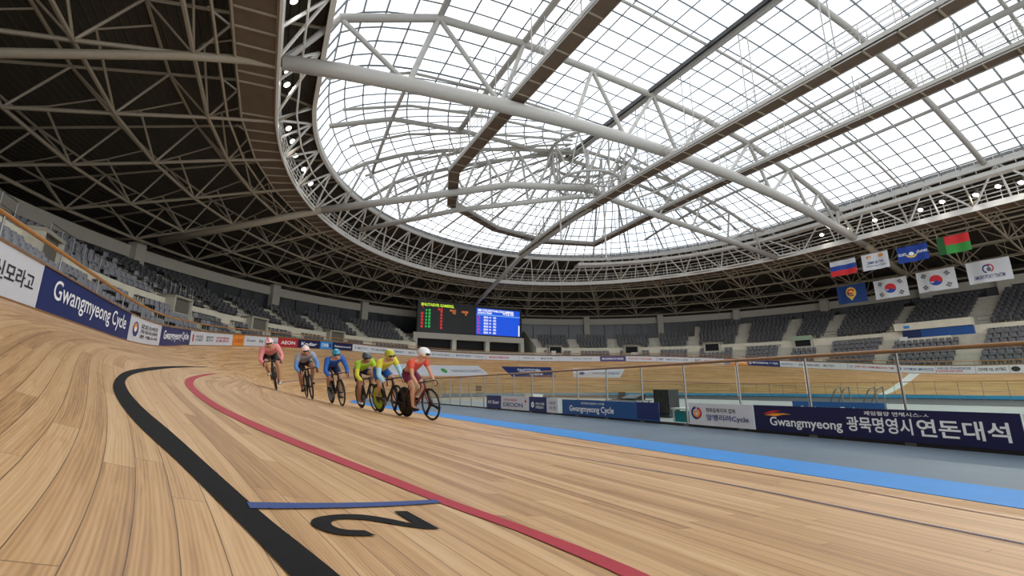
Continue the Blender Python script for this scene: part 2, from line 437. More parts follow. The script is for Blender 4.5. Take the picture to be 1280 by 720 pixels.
fence_board('white fence board with a blue and gold oval emblem and three lines of black lettering', 15.6, 19.8, WHITE,
    [(D, INKN, (.16, .5, .075, .3)), (D, INKO, (.15, .56, .045, .18)), (D, INKW, (.155, .5, .03, .1)), (T, INK, '오모스이즈', (.3, .6, .86, .8), .02), (T, INK, '지식사시아', (.3, .4, .86, .57), .02), (T, INK, '본 에스시', (.3, .2, .86, .35), .02)])
fence_board('smaller navy fence board with narrow white Gwangmyeong lettering', 19.8, 26.1, NAVY, [(T, INKW, 'Gwangmyeong Cycle', (.08, .2, .95, .8), .02)])
fence_board('white fence board with a red mark, grey blocks of text and red lettering', 26.1, 31.6, WHITE,
    [(Q, INKR, (.06, .25, .1, .75)), (T, INKG, '서울경륜', (.14, .52, .34, .72)), (T, INKG, '사이클단', (.14, .28, .34, .48)), (T, INKG, '올림픽', (.42, .52, .58, .72)), (T, INKG, '공단사', (.42, .28, .58, .48)), (T, INKR, '국민체육', (.64, .52, .92, .72)), (T, INKR, '진흥공단', (.64, .28, .92, .48))])
fence_board('small orange fence board with a dark squiggle of lettering', 31.6, 32.9, ORANGE, [(T, REDB, '스포츠', (.15, .3, .85, .65), .02)])
fence_board('white fence board with three groups of black lettering before the red board', 32.9, 36.5, WHITE, [(T, INK, 'Daejin', (.08, .35, .34, .65)), (T, INK, 'E6', (.45, .35, .57, .65)), (T, INKG, 'Dreamsun', (.66, .35, .96, .62))])
fence_board('red fence board behind the rider in pink', 36.5, 38.6, REDB, [(T, INKW, 'AEON', (.15, .3, .85, .7), .02)])
fence_board('navy fence board with white lettering beside the red board', 38.6, 40.9, NAVYD, [(T, INKW, 'Kndar', (.15, .3, .85, .7), .02)])
fence_board('bright blue fence board between two navy boards', 40.9, 42.2, CYAN, [(T, INKW, 'ORB', (.12, .28, .66, .72), .02), (Q, INKN, (.72, .25, .9, .75))])
fence_board('navy fence board with small white lettering above the rider in blue', 42.2, 44.3, NAVYD, [(T, INKW, 'Seinanound', (.1, .35, .9, .62), .02)])
LB = [(44.3, 48.2, 'first white fence board after the navy boards, small black lettering', [(T, INKG, 'Y MOTO', (.05, .35, .4, .65)), (T, INK, 'TS SALDIRO', (.5, .35, .95, .65))]),
      (48.2, 51.6, 'white fence board behind the helmet of the leading rider', [(T, INKN, 'COMVENT', (.1, .35, .45, .65)), (T, INKG, 'BDS', (.6, .35, .8, .65))]),
      (51.6, 55.0, 'white fence board under the left half of the scoreboard', [(T, INKN, 'LDK', (.05, .35, .2, .65)), (T, INKG, 'RS ACEUBAI', (.35, .35, .9, .65))]),
      (55.0, 58.6, 'white fence board with navy lettering under the scoreboard legs', [(T, INKN, 'BDCIVE NIEJUS', (.1, .3, .55, .7), .02), (T, INKG, 'TOUBUST', (.65, .35, .92, .62))]),
      (58.6, 62.2, 'white fence board with red lettering under the right edge of the scoreboard', [(T, INKR, 'MARDICMENDER', (.1, .3, .7, .68), .02)]),
      (62.2, 66.4, 'white fence board with two short dark words', [(T, INKG, 'FIDE FS', (.1, .35, .38, .65)), (T, INK, 'BGCCIK', (.55, .32, .85, .66))]),
      (66.4, 70.7, 'white fence board just before the purple board', [(T, INKG, 'NOATINTE', (.35, .35, .8, .62))])]
for a, b, lab, art in LB: fence_board(lab, a, b, WHITE, art)
fence_board('purple fence board with white lettering in the far bend', 70.7, 73.3, PURPLE, [(T, INKW, 'MUUDIBACH INHER', (.08, .32, .92, .68), .02)])
fence_board('white fence board with red lettering right after the purple board', 73.3, 76.3, WHITE, [(T, INKR, 'TRANISI TUNDEME', (.08, .35, .85, .66))])
fence_board('white fence board with blue and grey lettering in the far bend', 76.3, 79.6, WHITE, [(T, INKN, 'CRF', (.05, .3, .2, .7), .02), (T, INKG, 'IMEFTING LADE', (.28, .35, .9, .64))])
fence_board('white fence board running down to the orange board', 79.6, 82.5, WHITE, [(T, INKN, 'BSD', (.1, .3, .3, .7)), (T, INKG, 'DRASTIC', (.4, .35, .9, .64))])
fence_board('small orange fence board at the end of the far bend', 82.5, 84.5, ORANGE, [(Q, CYAN, (.02, .1, .25, .9)), (T, INKW, 'MD IDFES', (.32, .3, .94, .7), .02)])
fence_board('navy fence board with white lettering at the start of the far straight', 84.5, 87.1, NAVY, [(D, INKW, (.08, .5, .04, .25), .6), (T, INKW, 'MOUDBDINI, T YSER', (.16, .33, .95, .66), .015)])
fence_board('white fence board of the far straight beside the navy board', 87.1, 92.1, WHITE, [(T, INKG, 'BEUFDOIS', (.03, .35, .2, .65)), (T, INK, 'EHDVISNE NIES', (.3, .33, .6, .66)), (T, INK, 'MLYOO', (.66, .33, .82, .66))])
fence_board('white fence board of the far straight with a long red line of lettering', 92.1, 96.2, WHITE, [(T, INKG, 'GY', (.03, .35, .1, .65)), (T, INKR, 'DEF WS VSBM MSDAAI TJM', (.14, .3, .95, .68), .015)])
fence_board('white fence board with a round navy mark left of the finish line', 96.2, 99.2, WHITE, [(D, INKN, (.08, .5, .05, .3), .5), (T, INKN, 'IHYMSIE IMWSYES', (.2, .33, .95, .66), .015)])
fence_board('white fence board with blue and red lettering right of the finish line', 99.2, 101.9, WHITE, [(T, INKN, 'HIUE DAESESE', (.05, .52, .9, .8)), (T, INKR, 'NSEIIESENER', (.0, .2, .7, .45))])
fence_board('white fence board of the far straight with bold black lettering', 101.9, 104.0, WHITE, [(T, INK, 'OWIE NL IAYBG', (.08, .33, .9, .7), .02)])
fence_board('white fence board of the far straight with a dark round mark, last on the right', 104.0, 108.5, WHITE, [(D, INK, (.08, .5, .06, .3)), (T, INK, 'SDATE', (.2, .35, .36, .65)), (D, INK, (.5, .5, .03, .3)), (T, INK, 'SYADE', (.56, .33, .9, .68), .02)])

# fence behind the boards: timber cap, rail on posts
fence_s = frange(-12, Y0, 50) + frange(Y0, S2, 110)[1:] + frange(S2, 136, 50)[1:]
t = thing('track_fence', 'timber capped outer fence with a round wooden handrail on short posts', 'fence', tuple(PT(15, W))); t['kind'] = 'structure'
mb = MB(); mb.slab([[PT(s, W+.035, -.1), PT(s, W+.035, BH)] for s in fence_s], lambda i, j: PT(fence_s[i], W+.075, (-.1, BH)[j]) - PT(fence_s[i], W+.035, (-.1, BH)[j]))
mb.build('back_panel', STEELD, t)
mb = MB(); mb.slab([[PT(s, W-.04, BH+.03), PT(s, W+.09, BH+.03)] for s in fence_s], Vector((0, 0, -.03)))
mb.build('cap', RAILD, t)
mb = MB(); mb.slab([[PT(s, W-.05, .03), PT(s, W+.0, .03)] for s in fence_s], Vector((0, 0, -.04)))
mb.build('foot_strip', RAILD, t)
mb = MB(); mb.tube([PT(s, W+.03, BH+.36) for s in fence_s], .034, 8)
mb.build('handrail', RAILW, t, True)
k = 0; s = -2.
while s < 118:
    mb = MB(); mb.tube([PT(s, W+.03, BH), PT(s, W+.03, BH+.34)], .014, 6); mb.build('post', STEEL, t)
    s += 2.1 if (s < Y0 or s > S2) else 1.55

# ------------------------------------------------------------------ banners painted on the banking
def bank_banner(label, c, m, art):
    (sa, pa), (sb, pb), (sc, pc), (sd, pd) = c   # top-left, top-right, bottom-right, bottom-left
    def fn(x, y, d=.012):
        st, pt_ = sa+(sb-sa)*x, pa+(pb-pa)*x; sl, pl = sd+(sc-sd)*x, pd+(pc-pd)*x
        return PT(sl+(st-sl)*y, pl+(pt_-pl)*y, d)
    t = thing('banking_banner', label, 'banner', tuple(fn(.5, .5, 0)), 'banners laid on the banking')
    mb = MB(); mb.slab([[fn(i/14, j/5) for j in range(6)] for i in range(15)], Vector((0, 0, -.01))); mb.build('sheet', m, t)
    for a in art:
        M_ = MB(); f = lambda x, y: fn(x, y, .018)
        if a[0] == 't': letter(M_, a[2], a[3], f, .014)
        else: disc(M_, *a[2], f)
        M_.build('lettering' if a[0] == 't' else 'emblem', a[1], t)
bank_banner('white banner on the banking with a green leaf mark and grey lettering', ((47.2, 6.35), (57.36, 6.65), (58.1, 4.9), (46.2, 4.7)), WHITE, [(D, INKGR, (.58, .5, .03, .22)), (T, INKG, 'NANAUCHARTE', (.66, .36, .97, .62))])
bank_banner('blue banner on the banking with two lines of white lettering', ((59.9, 6.65), (65.3, 6.65), (65.4, 4.85), (60.5, 4.8)), NAVY, [(T, INKW, 'ON:COTICNN', (.28, .5, .75, .82)), (T, INKW, 'OJ TSJLSTJM', (.45, .16, .75, .36))])
bank_banner('white banner on the banking with a small blue mark, seen through the barrier glass', ((67.66, 6.5), (73.06, 6.3), (72.4, 4.8), (67.4, 4.8)), WHITE, [(D, INKN, (.18, .45, .06, .16)), (T, INKN, 'HARDLES GREJOK', (.4, .3, .95, .6))])

# ------------------------------------------------------------------ glass barrier round the infield
PB = -3.45
BT = 1.27
t = thing('glass_barrier', 'low glass barrier with steel posts and a wooden handrail round the infield', 'barrier', (7.8, 8, 0))
posts = [3.0 + 1.24*k for k in range(-5, 18)]
bs = posts + frange(posts[-1] , Y0, 3)[1:] + frange(Y0, S2, 46)[1:] + frange(S2, 128, 28)[1:]
for i, s in enumerate(bs):
    mb = MB(); M_ = Matrix.Rotation(pi/2 - ang(s), 3, 'Z'); q = P3(s, PB, 0)
    mb.box(q + Vector((0, 0, BT/2)), (.02, .04, BT-.04), M_); mb.box(q + Vector((0, 0, .02)), (.12, .12, .04), M_)
    mb.build('post', STEEL, t)
    if i + 1 < len(bs):
        a, b = q, P3(bs[i+1], PB, 0); d = (b-a).normalized()
        mb = MB(); mb.beam(a + d*.03 + Vector((0, 0, .63)), b - d*.03 + Vector((0, 0, .63)), .012, 1.12); mb.build('glass_panel', PANEG, t)
L = frange(bs[0], Y0, 20) + frange(Y0, S2, 70)[1:] + frange(S2, 128, 8)[1:]
mb = MB(); mb.tube([P3(s, PB, BT) for s in L], .032, 10); mb.build('handrail', RAILD, t, True)
mb = MB(); mb.slab([[P3(s, PB-.05, .05), P3(s, PB+.05, .05)] for s in L], Vector((0, 0, -.05))); mb.build('base_rail', DARKF, t)

def infield_board(label, ya, yb, h, m, art, base=.05, cat='advertising board'):
    """board fixed inside the straight barrier; ya is its left end as seen from the track"""
    t = thing('barrier_board', label, cat, (7.722, (ya+yb)/2, base), 'sponsor boards fixed along the glass barrier')
    mb = MB(); mb.box((7.722, (ya+yb)/2, base+h/2), (.024, abs(ya-yb)-.01, h)); mb.build('panel', m, t)
    f = lambda x, y: Vector((7.7075, ya + (yb-ya)*x, base + h*y))
    for ai, a in enumerate(art):
        M_ = MB(); f = lambda x, y: Vector((7.7085 - .0015*ai, ya + (yb-ya)*x, base + h*y))
        if a[0] == 't': letter(M_, a[2], a[3], f, a[4] if len(a) > 4 else .014)
        elif a[0] == 'd': disc(M_, *a[2], f, inner=a[3] if len(a) > 3 else 0, a0=a[4] if len(a) > 4 else 0., a1=a[5] if len(a) > 5 else 2*pi)
        elif a[0] == 'p': M_.add([f(*q) for q in a[2]], [tuple(range(len(a[2])))])
        M_.build('lettering' if a[0] == 't' else 'emblem', a[1], t)
infield_board('long dark navy barrier board reading Gwangmyeong with large white Korean lettering', 5.18, 1.90, .42, NAVYD,
    [(T, INKW, 'Gwangmyeong', (.085, .12, .425, .56), .016), (T, INKW, '광묵명영시', (.445, .22, .685, .72), .02), (T, INKW, '연돈대석', (.70, .2, .965, .74), .02),
     (T, INKW, '제임월양 연혜시스-ㅅ', (.52, .78, .745, .92), .014), ('p', INKO, [(.06, .62), (.11, .7), (.16, .72), (.2, .68), (.16, .66), (.12, .58)]), ('p', INKR, [(.05, .66), (.1, .8), (.15, .82), (.105, .7)])])
infield_board('end strip of pale grey barrier board right of the long navy board', 1.89, 1.2, .42, WHITE, [(T, INKG, '경륜', (.3, .3, .7, .7))])
infield_board('white barrier board with a coloured ring emblem and dark Korean lettering', 6.60, 5.19, .42, WHITE,
    [(D, INKN, (.13, .55, .085, .3), .62, 1.6, 5.4), (D, INKR, (.15, .55, .075, .26), .62, -1.4, 1.6), (D, INKO, (.14, .52, .05, .17), .5), (T, INK, '한마음복지의 압위', (.3, .6, .75, .8), .012), (T, INKN, '망멩리려Cycle', (.3, .2, .93, .52), .016)])
infield_board('blue barrier board with white Gwangmyeong Cycle lettering', 11.1, 8.1, .40, BLUEB, [(T, INKW, 'Gwangmyeong Cycle', (.12, .12, .74, .62), .016), (T, INKW, '국민체육진흥공단 사이클', (.3, .72, .62, .86), .01)])
infield_board('plain darker blue end board right of the blue lettered board', 8.09, 7.4, .40, NAVY, [('p', BLUEB, [(.0, .0), (.0, .06), (1., .06), (1., .0)])])
infield_board('first navy board at the far left end of the barrier boards', 16.2, 15.0, .45, NAVY, [(T, INKW, '광명', (.1, .35, .35, .6)), (T, INKW, 'Exer', (.45, .35, .9, .62))])
infield_board('white board with red and navy lettering between two navy boards', 14.98, 13.0, .45, WHITE, [(T, INKR, '국민체육', (.1, .6, .6, .8)), (T, INKN, 'DECION', (.1, .2, .8, .5), .02), (D, INKR, (.9, .65, .03, .1))])
infield_board('second navy board left of the barrier, with a white crest', 12.98, 11.95, .45, NAVY, [(D, INKW, (.22, .45, .09, .2), .3), (T, INKW, '광명스피돔', (.4, .45, .9, .62)), (T, INKW, 'SPEEDO', (.4, .22, .85, .38))])
infield_board('narrow pale board with grey lettering beside the second navy board', 11.93, 11.3, .42, WHITE, [(T, INKG, '대한', (.2, .55, .8, .78)), (T, INKG, '자전', (.2, .2, .8, .45))])

# ================================================================== THE STANDS
# stepped concrete terraces swept round the bowl
LOW = [(8.9 + .65*i, 2.8 + .53*i) for i in range(7)]            # lower tier: nose of each tread, height
UPP = [(13.75 + .79*j, 6.75 + .46*j) for j in range(9)]
PW = 21.0
arc = frange(-12, Y0, 4) + frange(Y0, S2, 72)[1:] + frange(S2, 134, 4)[1:]
def zfence(s): return zt(s, W)
prof = []
for i, (p, z) in enumerate(LOW): prof += [(p, z - (.53 if i else .9)), (p, z)]
prof += [(13.3, LOW[-1][1])]
mb = MB()
rows = []
for s in arc:
    zf = zfence(s) - .05
    rows.append([P3(s, W + .12, zf - .3), P3(s, W + .13, zf)] + [P3(s, p, max(z, zf)) for p, z in prof])
mb.grid(rows)
struct(mb.build('stand_terrace', CONC), 'concrete steps of the lower tier behind the track fence')
arcM = frange(53.5, 65.1, 12)
def cut(a, b): return [a] + [s for s in arc if a < s < b] + [b]
def uprof(n):
    pr = [(13.45, 5.9), (13.45, 6.75)]
    for j, (p, z) in enumerate(UPP[:n]):
        if j: pr += [(p, z - .46), (p, z)]
    return pr + [(PW + .8, UPP[n-1][1])]
for arc_, n_, side_ in ((cut(-12, 40), 9, 'left straight'), (cut(40, 53.5), 6, 'left of the scoreboard'), (cut(65.1, 79.5), 5, 'right of the scoreboard'), (cut(79.5, 134), 9, 'far straight')):
    mb = MB(); mb.grid([[P3(s, p, z) for p, z in uprof(n_)] for s in arc_])
    struct(mb.build('stand_terrace', CONC), 'concrete steps of the upper tier, ' + side_)
    mb = MB(); mb.slab([[P3(s, 13.3, 5.6), P3(s, 13.3, 6.85)] for s in arc_], lambda i, j: P3(arc_[i], 13.5, 0) - P3(arc_[i], 13.3, 0))
    struct(mb.build('trim_1', CREAM), 'cream parapet wall between the two tiers, ' + side_)
for s_, n_ in ((40, 6), (79.5, 5)):
    mb = MB(); pp = [UPP[n_-1][0]] + [q for j, (p, z) in enumerate(UPP[n_:]) for q in (p - .001, p)] + [PW + .8]
    def zz(p): return max([z for q, z in UPP if q <= p + 1e-6] + [UPP[n_-1][1]])
    mb.slab([[P3(s_, p, UPP[n_-1][1] - .1), P3(s_, p, zz(p) + .02)] for p in pp], P3(s_ + .05, 14, 0) - P3(s_, 14, 0))
    struct(mb.build('trim_6', CONC), 'concrete cheek wall where the upper tier steps down')
mb = MB(); mb.grid([[P3(s, 13.2, 5.0), P3(s, PW + .8, 5.0)] for s in arcM]); struct(mb.build('stand_terrace', CONC), 'concrete floor under the scoreboard')
mb = MB()
for s in (53.5, 65.1): mb.slab([[P3(s, 13.3, 4.9), P3(s, 13.3, 6.85)], [P3(s, PW + .8, 4.9), P3(s, PW + .8, 10.6)]], P3(s + .1, 13.3, 0) - P3(s, 13.3, 0))
struct(mb.build('trim_4', CONC), 'concrete side walls of the scoreboard bay')
# back wall: window band, beams
def ringwall(name, m, p, z0, z1, th, label, arcs=arc):
    mb = MB(); mb.slab([[P3(s, p, z0), P3(s, p, z1)] for s in arcs], lambda i, j: P3(arcs[i], p + th, 0) - P3(arcs[i], p, 0))
    return struct(mb.build(name, m), label)
ringwall('wall_back', PILLAR, PW + .9, 4.5, 12.5, .25, 'grey back wall round the top of the stands')
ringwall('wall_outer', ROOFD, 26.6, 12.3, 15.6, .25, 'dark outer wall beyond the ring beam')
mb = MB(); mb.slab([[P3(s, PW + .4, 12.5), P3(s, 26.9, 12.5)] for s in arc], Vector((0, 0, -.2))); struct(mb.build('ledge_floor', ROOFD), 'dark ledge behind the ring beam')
ringwall('window_2', DARKW, PW + .6, 9.0, 11.55, .2, 'dark window band round the top of the stands')
ringwall('trim_2', PILLAR, PW + .35, 11.55, 12.55, .5, 'concrete ring beam above the windows')
ringwall('trim_3', CONC, PW + .5, 8.3, 9.0, .35, 'concrete sill under the window band')
# window posts and pillars
pil = []
a = -12.0
PILS = [16.2, 22.6] + [Y0 + R*math.radians(x) for x in (9, 31.5, 53, 70.5, 88, 105, 121.5, 138, 153.5, 169)] + [95.2, 101.8, 108.]
for s in PILS:
    M_ = Matrix.Rotation(pi/2 - ang(s), 3, 'Z')
    mb = MB(); c = P3(s, PW + .2, 0); mb.box(c + Vector((0, 0, 10.6)), (.95, .8, 4.5), M_); mb.box(c + Vector((0, 0, 12.9)), (.5, .5, .2), M_)
    struct(mb.build('pillar', PILLAR), 'square concrete pillar carrying the edge of the roof')
for k, (a, b) in enumerate(zip(PILS, PILS[1:])):
    for q in (.25, .5, .75):
        s = a + (b-a)*q; mb = MB(); c = P3(s, PW + .55, 10.28); mb.box(c, (.1, .12, 2.55), Matrix.Rotation(pi/2 - ang(s), 3, 'Z'))
        struct(mb.build('window_post', DARKF))

# ------------------------------------------------------------------ vomitories, boxes in the parapet
VOMS = [(25.0, 'nearest on the left behind the handrail'), (33.8, 'above the white fence boards'), (39.6, 'above the red fence board'), (46.1, 'left of the scoreboard frame'),
        (66.9, 'right of the scoreboard, with a white door'), (74.1, 'above the purple fence board'), (81.1, 'above the orange fence board'), (88.0, 'under the pale green sign')]
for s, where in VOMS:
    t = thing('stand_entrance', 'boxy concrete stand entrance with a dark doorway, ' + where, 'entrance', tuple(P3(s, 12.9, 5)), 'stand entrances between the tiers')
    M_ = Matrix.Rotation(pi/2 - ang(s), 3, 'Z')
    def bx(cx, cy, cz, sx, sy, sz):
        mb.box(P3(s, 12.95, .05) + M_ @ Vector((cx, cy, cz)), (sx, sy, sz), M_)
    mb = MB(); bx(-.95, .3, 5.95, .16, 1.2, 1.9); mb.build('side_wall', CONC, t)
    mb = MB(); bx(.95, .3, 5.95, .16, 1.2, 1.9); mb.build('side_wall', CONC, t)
    mb = MB(); bx(0, .3, 6.97, 2.1, 1.24, .16); mb.build('roof_slab', mat('shaded_concrete', srgb(158, 152, 134), .85), t)  # darker copy of the concrete, shade put into its colour
    mb = MB(); bx(0, .35, 5.9, 1.74, 1.0, 1.9); mb.build('dark_doorway', DARK if s > 60 else mat('dark_concrete', srgb(104, 100, 88), .85), t)  # left entrances: recessed panel of darker concrete in place of a door
    if s in (66.9, 74.1):
        mb = MB(); bx(-.3 if s < 70 else .4, -.2, 5.65, .7 if s < 70 else 1.0, .05, 1.3 if s < 70 else .8); mb.build('door' if s < 70 else 'notice', WHITEP, t)
    if s == 88.0:
        mb = MB(); bx(0, -.36, 6.95, 2.2, .06, .55); mb.build('sign_panel', mat('pale_green_sign', srgb(150, 170, 140), .6), t)
# wide blue opening in the far straight stand
t = thing('stand_entrance', 'wide blue stand opening under a cream lintel in the far straight stand', 'entrance', tuple(P3(97.8, 13.1, 5)))
M_ = Matrix.Rotation(-pi/2, 3, 'Z')
def bx(cx, cy, cz, sx, sy, sz): mb.box(P3(97.8, 13.1, .1) + M_ @ Vector((cx, cy, cz)), (sx, sy, sz), M_)
mb = MB(); bx(0, .1, 7.15, 6.2, .9, .75); mb.build('lintel', CREAM, t)
mb = MB(); bx(.3, .05, 5.9, 5.6, .5, 1.75); mb.build('blue_panel', mat('deep_blue_panel', srgb(20, 74, 140), .5, var=.25, scale=.5), t)
mb = MB(); bx(-1.7, -.23, 6.1, 1.5, .06, 1.3); mb.build('dark_doorway', mat('dark_navy', srgb(10, 36, 82), .6), t)
mb = MB(); bx(-.5, -.4, 5.35, 3.9, .1, 1.1); mb.build('low_wall', CREAM, t)
mb = MB(); bx(-2.4, -.44, 5.85, .7, .05, .45); mb.build('notice', WHITEP, t)
mb = MB(); bx(-2.0, -.38, 7.1, .5, .04, .3); mb.build('notice', CYAN, t)

# ------------------------------------------------------------------ seats
AIS = [-4, 4, 10.3, 16.6, 23.7, 28, 30.7, 34.2, 37.2, 40.0, 42.8, 45.5, 49.0, 53.2, 65.4, 68.9, 72.5, 76.2, 79.5, 83.3, 86.8, 89.5, 93.8, 100.9, 107.5, 114, 121]
def seat_parts():
    back = MB(); n = 6
    rows = []
    for k in range(5):
        z = .42 + .1*k
        hw = (.205, .22, .225, .222, .185)[k]
        rows.append([Vector((-hw + 2*hw*i/n, .20 + .05*(z-.42) - .03*(1-abs(2*i/n-1)**2) + .03, z)) for i in range(n+1)])
    back.slab(rows, Vector((0, .03, 0)))
    pan = MB(); rows = []
    for k in range(4):
        y = .2 - .13*k
        hw = (.2, .222, .222, .19)[k]
        rows.append([Vector((-hw + 2*hw*i/n, y, .42 + .02*(abs(2*i/n-1)**2) - (.03 if k == 3 else 0))) for i in range(n+1)])
    pan.slab(rows, Vector((0, 0, -.03)))
    br = MB(); br.box((-.12, .17, .2), (.04, .06, .4)); br.box((.12, .17, .2), (.04, .06, .4)); br.box((0, .15, .385), (.3, .1, .03))
    return back, pan, br
SB = seat_parts()
seats = []
ORD = 'first second third fourth fifth sixth seventh eighth ninth tenth eleventh twelfth thirteenth fourteenth fifteenth sixteenth seventeenth eighteenth nineteenth twentieth'.split()
def scale_at(s, p): return (R + p)/R if Y0 < s < S2 else 1.0
VS = [v for v, _ in VOMS]
for a, b in zip(AIS, AIS[1:]):
    if abs((a+b)/2 - 58.8) < 6: scoreb = True
    else: scoreb = False
    for tier, rowset in (('lower', LOW), ('upper', UPP)):
        for r, (p, z) in enumerate(rowset):
            mid_s = (a+b)/2
            if tier == 'upper' and r > (5 if 39.9 < mid_s < 55 else 4 if 55 < mid_s < 79.6 else 8): continue
            if tier == 'lower' and scoreb and r > 4: continue
            if scoreb and tier == 'upper': continue
            k = scale_at((a+b)/2, p)
            L = (b-a)*k - 1.3; n = max(1, int(L/.53))
            for i in range(n):
                s = (a+b)/2 + (i - (n-1)/2)*.53/k
                if tier == 'lower' and z < zfence(s) - .05: continue
                if tier == 'lower' and r >= 5 and any(abs(s-v)*k < 1.3 for v in VS): continue
                if tier == 'lower' and r >= 5 and abs(s-97.8) < 3.2: continue
                if tier == 'upper' and r < 1 and (any(abs(s-v)*k < 1.3 for v in VS) or abs(s-97.8) < 3.3): continue
                seats.append((s, p, z, tier, r, i, n, (a, b)))
CAMP = Vector((0, 0, .75)); th_ = math.atan(126/560); yw = math.radians(28.6)
def pix(P):
    q = P - CAMP; r_ = q.x*cos(yw) - q.y*sin(yw); f_ = q.x*sin(yw) + q.y*cos(yw)
    dz = f_*cos(th_) + q.z*sin(th_); dy = -f_*sin(th_) + q.z*cos(th_)
    return 640 + 560*r_/max(dz, .01), 360 - 560*dy/max(dz, .01), dz
def pdist(x, y):
    return (abs(x-XC) if y <= Y0 else hyp(x-XC, y-Y0)) - R
def sval(x, y):
    if y <= Y0: return y if x < XC else 2*Y0 + pi*R - y
    return Y0 + R*atan2(y-Y0, XC-x)
def clears(P):
    for i in range(4, 40):
        q = CAMP + (P-CAMP)*i/40
        pp = pdist(q.x, q.y)
        if pp > W and q.z < zfence(sval(q.x, q.y)) + BH: return False
        if pp > W + .6: break
    return True
def seat_pt(s, p, z): return P3(s, p + .34, z)
vis = []
for t_ in seats:
    P = seat_pt(*t_[:3]) + Vector((0, 0, .75)); u, v, d = pix(P)
    if -5 < u < 1285 and 180 < v < 470 and d > 0 and clears(P): vis.append((d, t_))
vis.sort(key=lambda q: q[0])
chosen = [q[1] for q in vis[:300]]
cs = set((c[0], c[1]) for c in chosen)
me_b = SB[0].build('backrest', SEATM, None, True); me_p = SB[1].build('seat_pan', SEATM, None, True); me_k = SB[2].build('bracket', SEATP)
proto = (me_b, me_p, me_k)
def side(s): return 'left stand' if s < Y0 + 10 else 'bend stand' if s < S2 - 4 else 'far straight stand'
first = True
BLK_ = sorted(set(c[7] for c in chosen))
for c in chosen:
    s, p, z, tier, r, i, n, blk = c
    bi = BLK_.index(blk)
    bn = ORD[bi] if s < 60 else ORD[len(BLK_)-1-bi]
    lab = 'grey seat, %s tier %s row, %s from left, %s block from %s' % (tier, ORD[r], ORD[i] if i < 20 else 'last', bn, 'left' if s < 60 else 'right')
    e = bpy.data.objects.new('stadium_seat', None); COL.objects.link(e); e.empty_display_size = .1
    e.location = seat_pt(s, p, z); e.rotation_euler = (0, 0, pi/2 - ang(s))
    tag(e, lab, 'seat', 'seats in the %s tier' % tier)
    for q in proto:
        if first: d = q
        else: d = q.copy(); COL.objects.link(d)
        d.parent = e
    first = False
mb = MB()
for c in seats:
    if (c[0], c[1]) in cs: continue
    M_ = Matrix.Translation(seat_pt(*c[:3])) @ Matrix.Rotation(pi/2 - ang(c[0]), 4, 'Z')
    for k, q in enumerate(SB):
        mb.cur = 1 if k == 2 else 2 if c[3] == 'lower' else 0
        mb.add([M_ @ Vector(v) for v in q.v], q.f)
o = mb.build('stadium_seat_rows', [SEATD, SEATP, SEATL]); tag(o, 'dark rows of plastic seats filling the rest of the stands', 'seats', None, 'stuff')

# ------------------------------------------------------------------ handrails in the stands
def railing(name, label, pts, h, step=1.2, r=.025, rails=(1., .5), m=STEEL, group=None):
    t = thing(name, label, 'railing', tuple(pts[0]), group)
    for f in rails:
        mb = MB(); mb.tube([Vector(p) + Vector((0, 0, h*f)) for p in pts], r if f == 1. else r*.7, 6); mb.build('rail', m, t)
    acc = 0
    for i, p in enumerate(pts):
        mb = MB(); mb.tube([Vector(p), Vector(p) + Vector((0, 0, h))], r*.9, 6); mb.build('post', m, t)
    return t
railing('stand_railing', 'steel railing on the cream parapet at the far left edge', [P3(s, 13.4, 6.85) for s in frange(14.2, 23.4, 8)], .95)
railing('stand_railing', 'tall steel handrail above the cream parapet left of the second pillar', [P3(s, 13.4, 6.85 ) for s in (25.9, 26.6, 27.3, 28.0)], 1.15)
railing('stand_railing', 'short steel handrail stepping down after the tall one on the left', [P3(s, 13.4, 6.85) for s in (28.4, 29.0, 29.6)], .9)
railing('stand_railing', 'low steel handrail on the parapet above the white fence boards', [P3(s, 13.4, 6.85) for s in (30.2, 31.2, 32.2, 33.2)], .75)
railing('stand_railing', 'curved steel handrail around the stand entrance above the white fence boards', [P3(33.8 + .75*sin(a)*1.0, 12.95 - .3*cos(a), 7.2) for a in frange(-1.5, 1.5, 6)], .7)
railing('stand_railing', 'steel railing on the parapet left of the scoreboard', [P3(s, 13.4, 6.85) for s in frange(40.5, 45.3, 8)], .6)
railing('stand_railing', 'steel railing on the parapet right of the wide blue opening', [P3(s, 13.4, 6.85) for s in frange(101.2, 108, 6)], .8)
railing('stand_railing', 'steel railing on the parapet between the far straight aisles', [P3(s, 13.4, 6.85) for s in frange(89.2, 94.4, 5)], .7)

# ------------------------------------------------------------------ scoreboard
t = thing('scoreboard', 'large black electronic scoreboard with a lit blue table on its right half', 'scoreboard', (26.6, 61.2, 8.5))
mb = MB(); mb.box((26.6, 61.3, 10.75), (16.9, .5, 4.6)); mb.build('cabinet', BLK, t)
F_ = lambda x, y: Vector((18.3 + 16.6*x, 61.03, 8.6 + 4.3*y))
def scr(name, m, items, d=.0):
    for it in items:
        M_ = MB(); f = lambda x, y: F_(x, y) + Vector((0, -d, 0))
        if isinstance(it[0], str): letter(M_, it[0], it[1], f, .03)
        else: quad(M_, *it, f)
        M_.build(name, m, t)
SBLUE = emit('screen_blue', srgb(18, 86, 232), .75); SLT = emit('screen_pale_blue', srgb(110, 170, 250), .7); SWH = emit('screen_white', (1, 1, 1), .9)
SGR = emit('led_green', srgb(30, 200, 80), .8); SRD = emit('led_red', srgb(225, 40, 40), .8); SOR = emit('led_orange', srgb(235, 130, 50), .8); SYG = emit('led_yellow_green', srgb(200, 235, 50), .9)
scr('screen', SBLUE, [(.535, .02, .985, .95)])
